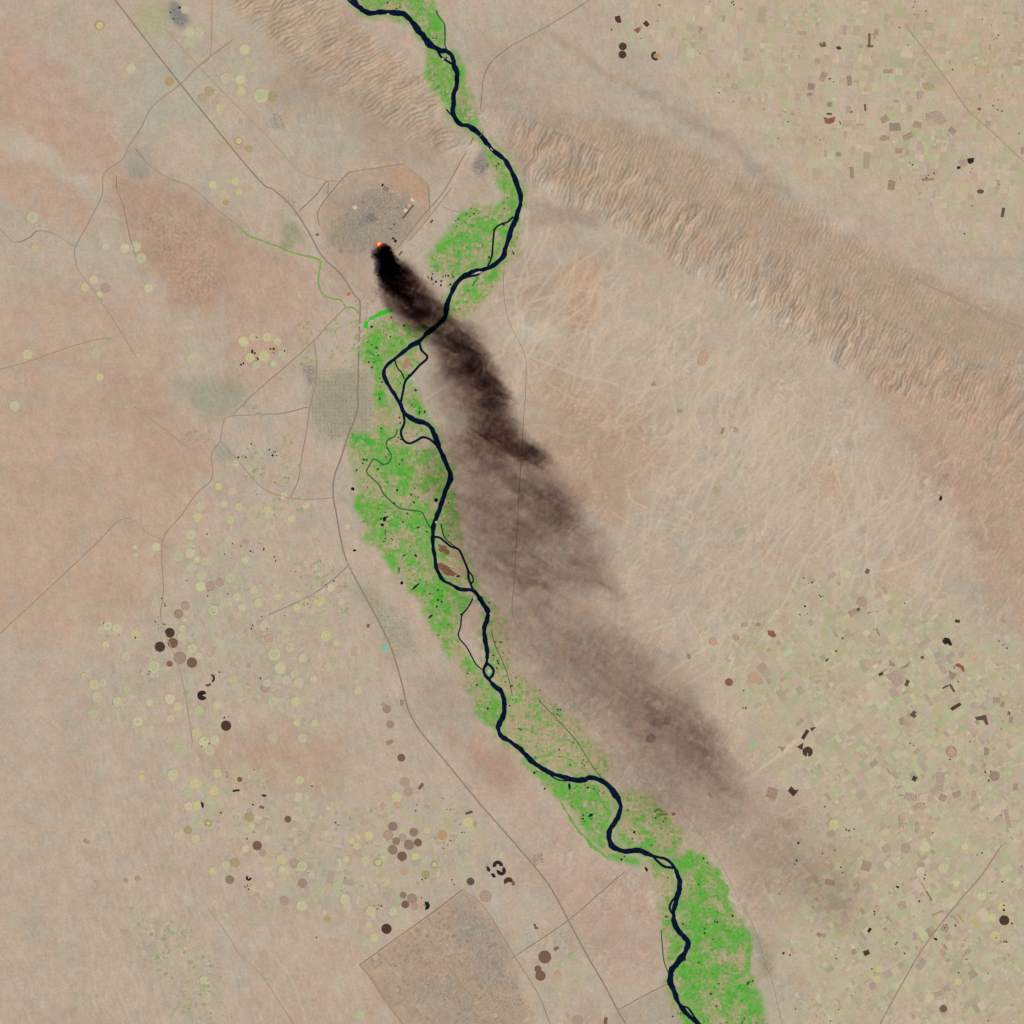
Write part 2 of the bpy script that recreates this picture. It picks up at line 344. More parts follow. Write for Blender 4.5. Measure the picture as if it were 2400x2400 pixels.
def relief(x, y):
    """Terrain height in units at map points."""
    h = 0.10 * fbm(x, y, 260, 2, 40)
    wx = x + 9 * gnoise(x / 34, y / 34, 50) + 2.6 * gnoise(x / 11, y / 11, 51)
    wy = y + 9 * gnoise(x / 34, y / 34, 52) + 2.6 * gnoise(x / 11, y / 11, 53)
    env_n = 0.62 + 0.7 * fbm(x, y, 70, 2, 54)
    # north-western range, gullies running roughly WSW-ENE
    lw = gnoise(x / 46, y / 46, 58)
    dA = G8.sample(DG_A, x + 14 * gnoise(x / 60, y / 60, 55), y)
    eA = sstep(100, 40, dA) + 0.5 * sstep(-10, 50, G8.sample(FOOT_A, x, y)) * sstep(170, 60, dA)
    bank = sstep(12, 46, G8.sample(DG_R, x, y))      # the hills stop at the river banks
    eA = np.clip(eA, 0, 1) * np.clip(env_n, .3, 1.2) * bank
    c, s = 0.86, -0.51
    al = wx * c + wy * s
    ac = -wx * s + wy * c
    gA = 1.6 * np.abs(np.sin(3.1416 * (ac / 10.5 + .8 * lw + .7 * gnoise(ac / 26, al / 50, 60)))) - 1
    gA2 = 1 - np.abs(gnoise(ac / 8.5, al / 26, 61)) * 2.4
    big = 1 - np.abs(gnoise(ac / 34, al / 90, 66)) * 2.2
    h = h + eA * (0.42 * gA + 0.34 * gA2 + .8 * big + 1.4)
    # south-eastern range, gullies running NNE-SSW
    dB = G8.sample(DG_B, x + 16 * gnoise(x / 60, y / 60, 57), y)
    core = sstep(80, 60, dB)
    back = sstep(-8, 50, G8.sample(BACK_B, x, y))
    fade = sstep(1120, 1260, x) * (1 - 0.35 * sstep(1950, 2250, x))
    eB = np.clip(core * 0.95 + 0.55 * back, 0, 1) * fade * np.clip(env_n + .2, .6, 1.25) * bank
    c, s = 0.42, -0.907
    al = wx * c + wy * s
    ac = -wx * s + wy * c
    gB = 1.6 * np.abs(np.sin(3.1416 * (ac / 9.4 + .8 * lw + .7 * gnoise(ac / 24, al / 46, 62)))) - 1
    gB2 = 1 - np.abs(gnoise(ac / 8.0, al / 24, 63)) * 2.4
    big = 1 - np.abs(gnoise(ac / 30, al / 80, 67)) * 2.2
    h = h + eB * (0.32 * gB + 0.24 * gB2 + .9 * big * core + 1.4)
    # broken plateau and low roughness
    eP = sstep(-10, 50, G8.sample(PLATEAU, x, y))
    h = h + eP * (0.16 * np.abs(gnoise(x / 9, y / 9, 64)) * 2)
    far = sstep(-20, 60, G8.sample(R_GRIDS[21][0], x, y)) * 0.5 + sstep(-20, 60, G8.sample(R_GRIDS[24][0], x, y)) * 0.9
    c, s = 0.5, -0.866
    al = wx * c + wy * s
    ac = -wx * s + wy * c
    h = h + far * 0.22 * (1 - np.abs(gnoise(ac / 9.0, al / 34, 65)) * 2.2)
    # the valley floor lies lower
    h = h - 0.35 * sstep(160, 20, G8.sample(DG_R, x, y))
    return h


def ground_z(x, y):
    return float(relief(np.array([float(x)]), np.array([float(y)]))[0])


# pale dry washes drawn once into a raster
G25 = Grid(-60, 2460, 2.5)
WASH = np.zeros(G25.X.shape, np.float32)
DARKL = np.zeros(G25.X.shape, np.float32)


def draw(A, pts, width, amt):
    p = smooth_line(pts, 1.6)
    for ox in np.arange(-2, 3):
        for oy in np.arange(-2, 3):
            i = np.round((p[:, 0] - G25.lo) / 2.5).astype(int) + ox
            j = np.round((p[:, 1] - G25.lo) / 2.5).astype(int) + oy
            ok = (i >= 0) & (j >= 0) & (i < G25.n) & (j < G25.n)
            i, j, q = i[ok], j[ok], p[ok]
            d = np.hypot(G25.lo + i * 2.5 - q[:, 0], G25.lo + j * 2.5 - q[:, 1])
            v = amt * np.exp(-(d / width) ** 2)
            np.maximum.at(A, (j, i), v)


def wander(x, y, ang, length, turn, pull=0.15):
    pts = [(x, y)]
    a = ang
    n = int(length / 14)
    for _ in range(n):
        a += rng.normal(0, turn) + (ang - a) * pull
        x += 14 * math.cos(a)
        y += 14 * math.sin(a)
        pts.append((x, y))
    return pts


for _ in range(270):      # washes leaving the south-eastern range towards the south-west
    t = rng.uniform(0, 1)
    x0 = 1230 + t * 1000 + rng.normal(0, 60)
    y0 = 470 + t * 700 + abs(rng.normal(0, 120))
    draw(WASH, wander(x0, y0, rng.normal(2.1, .15), rng.uniform(80, 330), .22), rng.uniform(1.4, 2.7), rng.uniform(.25, .85))
for hx, hy, n, L in [(1355, 880, 11, 190), (1450, 1010, 10, 150), (1520, 1105, 9, 130), (1535, 1195, 9, 120), (1235, 832, 7, 220), (1640, 1310, 10, 170), (1590, 1440, 9, 190), (1690, 1560, 8, 170), (1340, 690, 7, 160), (1600, 1250, 9, 220), (1255, 660, 6, 120)]:
    for k in range(n // 2 + 1):
        a = rng.uniform(0, 2 * math.pi) if k % 2 else rng.normal(2.2, .8) - (math.pi if k % 4 == 0 else 0)
        draw(WASH, wander(hx + rng.normal(0, 12), hy + rng.normal(0, 12), a, rng.uniform(.3, .9) * L, .24, .10), rng.uniform(1.3, 2.3), rng.uniform(.35, .85))
draw(WASH, [(1232, 832), (1280, 850), (1355, 880), (1410, 890), (1450, 903)], 2.2, .8)
for _ in range(90):       # feathered washes on the southern plain
    draw(WASH, wander(rng.uniform(1450, 1850), rng.uniform(1180, 1560), rng.normal(2.2, .35), rng.uniform(60, 220), .2), rng.uniform(1.2, 2.2), rng.uniform(.2, .6))
for _ in range(70):
    draw(WASH, wander(rng.uniform(0, 700), rng.uniform(250, 520), rng.normal(.75, .3), rng.uniform(40, 160), .2), 1.6, rng.uniform(.1, .3))
for _ in range(80):
    draw(DARKL, wander(rng.uniform(0, 1100), rng.uniform(1400, 2400), rng.normal(.7, .6), rng.uniform(40, 160), .2), 1.5, rng.uniform(.08, .3))
for _ in range(110):
    draw(DARKL, wander(rng.uniform(1250, 2300), rng.uniform(500, 1500), rng.normal(2.1, .3), rng.uniform(40, 200), .2), 1.6, rng.uniform(.1, .4))
for pts, w, a in [
    ([(1800, 1790), (1860, 1742), (1909, 1703), (1960, 1665), (2017, 1632), (2064, 1602), (2110, 1570), (2135, 1545)], 3.0, .9),
    ([(1690, 1880), (1745, 1830), (1800, 1790)], 3.0, .6),
    ([(1800, 1461), (1843, 1405), (1890, 1302), (1934, 1240), (1960, 1215)], 2.6, .8),
    ([(1850, 1399), (1965, 1333), (2064, 1271), (2110, 1230)], 2.2, .7),
    ([(1820, 1915), (1930, 1870), (2060, 1850), (2090, 1838)], 2.4, .7),
    ([(1540, 1600), (1600, 1555), (1660, 1515), (1700, 1490)], 2.6, .8),
    ([(1580, 1620), (1660, 1575), (1720, 1540)], 2.2, .7),
    ([(2165, 2065), (2190, 2110), (2205, 2125)], 2.6, .8), ([(2190, 2130), (2230, 2120), (2260, 2090)], 2.6, .7),
    ([(2330, 2000), (2400, 1920)], 2.2, .6), ([(2120, 1900), (2140, 1870)], 3, .8), ([(2380, 1960), (2350, 2010)], 2.2, .6),
    ([(560, 480), (580, 520), (600, 560)], 1.8, .5), ([(250, 300), (285, 340)], 2, .6), ([(290, 510), (300, 560), (310, 600)], 2, .5),
    ([(380, 470), (300, 420), (250, 410)], 1.6, .2), ([(2240, 950), (2300, 985)], 2, .5), ([(620, 2220), (680, 2290), (720, 2400)], 3.0, .4),
    ([(1010, 580), (960, 620)], 2.2, .6), ([(1120, 310), (1060, 430), (1020, 480)], 1.6, .4)]:
    draw(WASH, pts, w, a)


def soil(x, y):
    """Surface colour (sRGB 0..255) at map points (1-D arrays)."""
    x = np.asarray(x, np.float32); y = np.asarray(y, np.float32)
    n1 = fbm(x, y, 300, 2, 1)
    n2 = fbm(x, y, 90, 3, 7)
    n3 = fbm(x, y, 26, 3, 13)
    n4 = fbm(x, y, 8, 2, 19)
    c = np.empty(x.shape + (3,), np.float32)
    a = sstep(-.35, .35, n1)[..., None]
    c[:] = np.array([185, 170, 148.], np.float32) * (1 - a) + np.array([190, 170, 148.], np.float32) * a
    wx = 16 * gnoise(x / 40, y / 40, 25) + 7 * gnoise(x / 13, y / 13, 26)
    wy = 16 * gnoise(x / 40, y / 40, 27) + 7 * gnoise(x / 13, y / 13, 28)

    def blend(i, m, colr):
        m = m[..., None]
        c[i] = c[i] * (1 - m) + colr * m
    for g, colr, soft, k, bx in R_GRIDS:
        w = min(1.0, soft / 16)
        i = within(x, y, bx)
        if len(i):
            blend(i, sstep(-soft, soft, G8.sample(g, x[i] + wx[i] * w, y[i] + wy[i] * w)) * k, colr)
    # mottling: warm-cool and light-dark at several scales
    lum = n2 * 7 + n3 * 8 + n4 * 8 + sstep(-10, 50, G8.sample(PLATEAU, x, y)) * gnoise(x / 6.5, y / 6.5, 36) * 22
    wc = fbm(x, y, 40, 3, 31) * 9
    c[:, 0] += lum + wc * .7
    c[:, 1] += lum * .95 - wc * .25
    c[:, 2] += lum * .9 - wc * .7
    # streaks of drainage
    ar = sstep(1150, 1350, x) * sstep(480, 800, y)
    u = (-x * .5 + y * .866)
    v = (x * .866 + y * .5)
    st = np.abs(gnoise(v / 16 + n3 * 1.5, u / 64 + n2, 33))
    st2 = gnoise(v / 7 + n3, u / 40, 34)
    stm = np.clip(.45 + fbm(x, y, 120, 2, 41), 0, 1)
    c += (ar * stm * (sstep(.14, .0, st) * 17 - 5 + st2 * 15))[..., None]
    ar = (1 - ar) * sstep(420, 900, x + .25 * y) * .5 + .25 * sstep(900, 400, x)
    st3 = gnoise((x - .3 * y) / 7 + n3, (y + .3 * x) / 30, 42) + .6 * gnoise((x - .3 * y) / 14 + n2, (y + .3 * x) / 70, 43)
    c += (ar * st3 * 13)[..., None]
    g5 = gnoise(x / 4.2, y / 4.2, 44) * 7
    c += g5[..., None]
    # farmland tint
    ft = sstep(-.05, .5, fbm(x, y, 48, 3, 35)) * .5
    for g, soft, k, ang, bx in FARM_G:
        i = within(x, y, bx)
        if len(i):
            blend(i, sstep(-soft, soft, G8.sample(g, x[i] + wx[i], y[i] + wy[i])) * k * ft[i], np.array([184, 184, 144.], np.float32))
    lu = (c @ np.array([.3, .6, .1], np.float32))[:, None]
    c[:] = lu + .97 * (c - lu)
    # washes
    blend(slice(None), G25.sample(WASH, x, y) * .74, np.array([216, 199, 168.], np.float32))
    blend(slice(None), G25.sample(DARKL, x, y) * .5, np.array([156, 136, 116.], np.float32))
    # the irrigated valley
    for g, share, bx in F_GRIDS:
        i = within(x, y, bx)
        if not len(i):
            continue
        X, Y = x[i], y[i]
        vn = veg_noise(X, Y)
        m = sstep(-12, 10, G8.sample(g, X + wx[i] * .9, Y + wy[i] * .9))
        veg = (sstep(-.45, .45, vn + (share - .48) * 1.2) * .95)[..., None]
        lush = sstep(-.2, .9, vn + (share - .5) * .8)[..., None]
        gcol = np.array([130, 162, 90.], np.float32) * (1 - lush) + np.array([78, 176, 48.], np.float32) * lush + (fbm(X, Y, 16, 2, 77) * 34)[..., None] * np.array([1.0, .1, .8], np.float32)
        tan = np.array([180, 162, 130.], np.float32) + (n4[i] * 16)[..., None]
        blend(i, m * .92, tan * (1 - veg) + gcol * veg)
    # thin damp fringe along the river
    dr = G8.sample(DG_R, x, y)
    i = np.nonzero(dr < 30)[0]
    if len(i):
        blend(i, sstep(26, 8, dr[i]) * sstep(-.15, .3, gnoise(x[i] / 22, y[i] / 22, 80) + .1) * .6, np.array([122, 160, 84.], np.float32))
    return np.clip(c, 10, 235)


def veg_noise(x, y):
    return fbm(x, y, 85, 2, 69) * .75 + fbm(x, y, 30, 3, 70) * .85 + fbm(x, y, 9, 2, 73) * .7


def P(mx, my, z=0.0):
    return ((mx - 1200) * S, (1200 - my) * S, z)


# ---------------------------------------------------------------- object helpers
col = scene.collection


def tag(o, label=None, cat=None, group=None, kind=None):
    if label: o['label'] = label
    if cat: o['category'] = cat
    if group: o['group'] = group
    if kind: o['kind'] = kind
    return o


def link(name, me, parent=None):
    o = bpy.data.objects.new(name, me)
    col.objects.link(o)
    if parent is not None:
        o.parent = parent
    return o


def np_mesh(name, verts, faces, mat, colors=None, smooth=False):
    """verts (n,3); faces (m,k) array of one polygon size."""
    verts = np.asarray(verts, np.float32)
    faces = np.asarray(faces, np.int32)
    me = bpy.data.meshes.new(name)
    m, k = faces.shape
    me.vertices.add(len(verts))
    me.vertices.foreach_set('co', verts.ravel())
    me.loops.add(m * k)
    me.loops.foreach_set('vertex_index', faces.ravel())
    me.polygons.add(m)
    me.polygons.foreach_set('loop_start', np.arange(m, dtype=np.int32) * k)
    if colors is not None:
        dom = 'POINT' if len(colors) == len(verts) and len(colors) != m else 'FACE'
        at = me.attributes.new('tint', 'FLOAT_COLOR', dom)
        cc = np.ones((len(colors), 4), np.float32)
        cc[:, :3] = colors
        at.data.foreach_set('color', cc.ravel())
    me.update(calc_edges=True)
    me.polygons.foreach_set('use_smooth', np.full(m, smooth, bool))
    me.materials.append(mat)
    return me


def new_mat(name):
    m = bpy.data.materials.new(name)
    m.use_nodes = True
    b = m.node_tree.nodes['Principled BSDF']
    b.inputs['Roughness'].default_value = 0.95
    b.inputs['Specular IOR Level'].default_value = 0.05
    return m, m.node_tree, b


def tint_mat(name, scale=0.5, amount=0.16, bump=0.0):
    """Colour from the mesh's tint attribute, broken up by noise."""
    m, nt, b = new_mat(name)
    at = nt.nodes.new('ShaderNodeAttribute'); at.attribute_name = 'tint'
    geo = nt.nodes.new('ShaderNodeNewGeometry')
    no = nt.nodes.new('ShaderNodeTexNoise')
    no.inputs['Scale'].default_value = scale
    no.inputs['Detail'].default_value = 4
    nt.links.new(geo.outputs['Position'], no.inputs['Vector'])
    mr = nt.nodes.new('ShaderNodeMapRange')
    mr.inputs['From Min'].default_value = .25; mr.inputs['From Max'].default_value = .75
    mr.inputs['To Min'].default_value = 1 - amount; mr.inputs['To Max'].default_value = 1 + amount
    nt.links.new(no.outputs['Fac'], mr.inputs['Value'])
    mx = nt.nodes.new('ShaderNodeVectorMath'); mx.operation = 'SCALE'
    nt.links.new(at.outputs['Color'], mx.inputs[0])
    nt.links.new(mr.outputs[0], mx.inputs['Scale'])
    nt.links.new(mx.outputs[0], b.inputs['Base Color'])
    if bump:
        bp = nt.nodes.new('ShaderNodeBump')
        bp.inputs['Strength'].default_value = 1
        bp.inputs['Distance'].default_value = bump
        nt.links.new(no.outputs['Fac'], bp.inputs['Height'])
        nt.links.new(bp.outputs[0], b.inputs['Normal'])
    return m


_field_mats = {}


def field_mat(rgb, rings=0.0, mottle=0.14):
    """A field: one crop colour with noise, faint wheel tracks as rings around the pivot."""
    key = (tuple(rgb), rings, mottle)
    if key in _field_mats:
        return _field_mats[key]
    m, nt, b = new_mat('field_%d_%d_%d' % tuple(rgb))
    c = lin(rgb)
    tc = nt.nodes.new('ShaderNodeTexCoord')
    geo = nt.nodes.new('ShaderNodeNewGeometry')
    no = nt.nodes.new('ShaderNodeTexNoise'); no.inputs['Scale'].default_value = .8; no.inputs['Detail'].default_value = 5
    nt.links.new(geo.outputs['Position'], no.inputs['Vector'])
    mr = nt.nodes.new('ShaderNodeMapRange')
    mr.inputs['From Min'].default_value = .3; mr.inputs['From Max'].default_value = .7
    mr.inputs['To Min'].default_value = 1 - mottle; mr.inputs['To Max'].default_value = 1 + mottle
    nt.links.new(no.outputs['Fac'], mr.inputs['Value'])
    fac = mr.outputs[0]
    if rings:
        ln = nt.nodes.new('ShaderNodeVectorMath'); ln.operation = 'LENGTH'
        nt.links.new(tc.outputs['Object'], ln.inputs[0])
        sn = nt.nodes.new('ShaderNodeMath'); sn.operation = 'SINE'
        ml = nt.nodes.new('ShaderNodeMath'); ml.operation = 'MULTIPLY'; ml.inputs[1].default_value = 14
        nt.links.new(ln.outputs['Value'], ml.inputs[0]); nt.links.new(ml.outputs[0], sn.inputs[0])
        ma = nt.nodes.new('ShaderNodeMath'); ma.operation = 'MULTIPLY_ADD'
        ma.inputs[1].default_value = rings; ma.inputs[2].default_value = 1
        nt.links.new(sn.outputs[0], ma.inputs[0])
        mm = nt.nodes.new('ShaderNodeMath'); mm.operation = 'MULTIPLY'
        nt.links.new(ma.outputs[0], mm.inputs[0]); nt.links.new(fac, mm.inputs[1])
        fac = mm.outputs[0]
    sc = nt.nodes.new('ShaderNodeVectorMath'); sc.operation = 'SCALE'
    sc.inputs[0].default_value = tuple(c)
    nt.links.new(fac, sc.inputs['Scale'])
    nt.links.new(sc.outputs[0], b.inputs['Base Color'])
    _field_mats[key] = m
    return m


# ---------------------------------------------------------------- terrain
inner = np.arange(-45, 2446, 2.3)
grow = 46 + np.cumsum(4 * 1.4 ** np.arange(22))
lines = np.concatenate([-grow[::-1], inner, 2400 + grow])
TX, TY = np.meshgrid(lines, lines)
tz = relief(TX.ravel(), TY.ravel())
tc_ = lin(soil(TX.ravel(), TY.ravel()))
n = len(lines)
tv = np.stack([(TX.ravel() - 1200) * S, (1200 - TY.ravel()) * S, tz], 1)
ii = np.arange(n * n).reshape(n, n)
tf = np.stack([ii[:-1, :-1].ravel(), ii[1:, :-1].ravel(), ii[1:, 1:].ravel(), ii[:-1, 1:].ravel()], 1)
ground_mat = tint_mat('desert_soil', .55, .07, .10)
me = np_mesh('terrain', tv, tf, ground_mat, tc_, smooth=True)
tag(link('terrain', me), 'tan desert plain with two eroded hill ranges and a green river valley', 'terrain', kind='structure')


# ---------------------------------------------------------------- ribbons: river, canals, roads
_rz = [0.05]


def ribbon(name, pts, width, mat, zoff=0.05, jitter=0.0, step=3.5, thick=True, seed=0):
    p = smooth_line(pts, step)
    d = np.gradient(p, axis=0)
    L = np.hypot(d[:, 0], d[:, 1])[:, None] + 1e-9
    nrm = np.stack([-d[:, 1], d[:, 0]], 1) / L
    s = np.arange(len(p)) * step
    if callable(width):
        w = np.array([width(a, b) for a, b in p])
    else:
        w = np.full(len(p), float(width))
    wl = w * (1 + jitter * (gnoise(s / 24, s * 0 + seed, 90) + .5 * gnoise(s / 9, s * 0 + seed, 92)))
    wr = w * (1 + jitter * (gnoise(s / 24, s * 0 + seed, 91) + .5 * gnoise(s / 9, s * 0 + seed, 93)))
    a = p + nrm * wl[:, None] / 2
    b = p - nrm * wr[:, None] / 2
    z = relief(p[:, 0], p[:, 1])
    za = np.maximum(relief(a[:, 0], a[:, 1]), z) + zoff
    zb = np.maximum(relief(b[:, 0], b[:, 1]), z) + zoff
    zz = np.maximum(za, zb)
    k = max(1, int(6))
    zz = np.convolve(np.pad(zz, k, mode='edge'), np.ones(2 * k + 1) / (2 * k + 1), 'valid') + .02
    nseg = len(p)
    V = np.vstack([np.c_[(a[:, 0] - 1200) * S, (1200 - a[:, 1]) * S, zz], np.c_[(b[:, 0] - 1200) * S, (1200 - b[:, 1]) * S, zz],
                   np.c_[(a[:, 0] - 1200) * S, (1200 - a[:, 1]) * S, zz - .4], np.c_[(b[:, 0] - 1200) * S, (1200 - b[:, 1]) * S, zz - .4]])
    i = np.arange(nseg - 1)
    F = np.vstack([np.c_[i, i + nseg, i + nseg + 1, i + 1], np.c_[i, i + 1, i + 1 + 2 * nseg, i + 2 * nseg],
                   np.c_[i + nseg, i + 3 * nseg, i + 3 * nseg + 1, i + nseg + 1]])
    return link(name, np_mesh(name, V, F, mat))


wm, nt, b = new_mat('river_water')
b.inputs['Base Color'].default_value = (*lin((6, 22, 46)), 1)
b.inputs['Roughness'].default_value = .12
b.inputs['Specular IOR Level'].default_value = .12
no = nt.nodes.new('ShaderNodeTexNoise'); no.inputs['Scale'].default_value = .25; no.inputs['Detail'].default_value = 3
geo = nt.nodes.new('ShaderNodeNewGeometry'); nt.links.new(geo.outputs['Position'], no.inputs['Vector'])
rp = nt.nodes.new('ShaderNodeValToRGB')
rp.color_ramp.elements[0].position = .35; rp.color_ramp.elements[0].color = (*lin((3, 15, 36)), 1)
rp.color_ramp.elements[1].position = .7; rp.color_ramp.elements[1].color = (*lin((10, 30, 52)), 1)
nt.links.new(no.outputs['Fac'], rp.inputs[0]); nt.links.new(rp.outputs[0], b.inputs['Base Color'])
canal_mat, nt, b = new_mat('canal_water')
b.inputs['Base Color'].default_value = (*lin((44, 100, 58)), 1)
b.inputs['Roughness'].default_value = .3


def river_w(x, y):
    w = 11.0
    if y < 120: w = 11.5 + 3 * math.exp(-((x - 1000) / 40) ** 2)
    if 560 < y < 760: w = 10.5
    if 780 < y < 1000 and x < 960: w = 9.0
    if 1240 < y < 1400: w = 8.5
    if 1545 < y < 1600: w = 7.0
    if y > 1790: w = 11.5
    if 2005 < y < 2040 and x > 1530: w = 6.5
    if 2240 < y < 2310: w = 14
    return w * 1.02


tag(ribbon('river', RIVER, river_w, wm, .10, .75, seed=3), 'wide dark navy river winding the whole height of the valley', 'river', kind='structure')
for k, (lab, w, pts) in enumerate(CHANNELS):
    tag(ribbon('river_channel', pts, w, wm, .112 + .008 * k, .25, 2.0, seed=k), 'dark ' + lab, 'river', 'side arms of the river', 'structure')
for k, (lab, w, pts) in enumerate(CANALS):
    tag(ribbon('canal', pts, w, canal_mat, .06 + .006 * k, .3, 2.5, seed=k + 30), lab, 'canal', 'irrigation canals of the valley', 'structure')

# ---------------------------------------------------------------- roads
def road_mat(rgb):
    return field_mat(tuple(int(.40 * a + .60 * b) for a, b in zip(rgb, (188, 168, 147))), 0, .10)


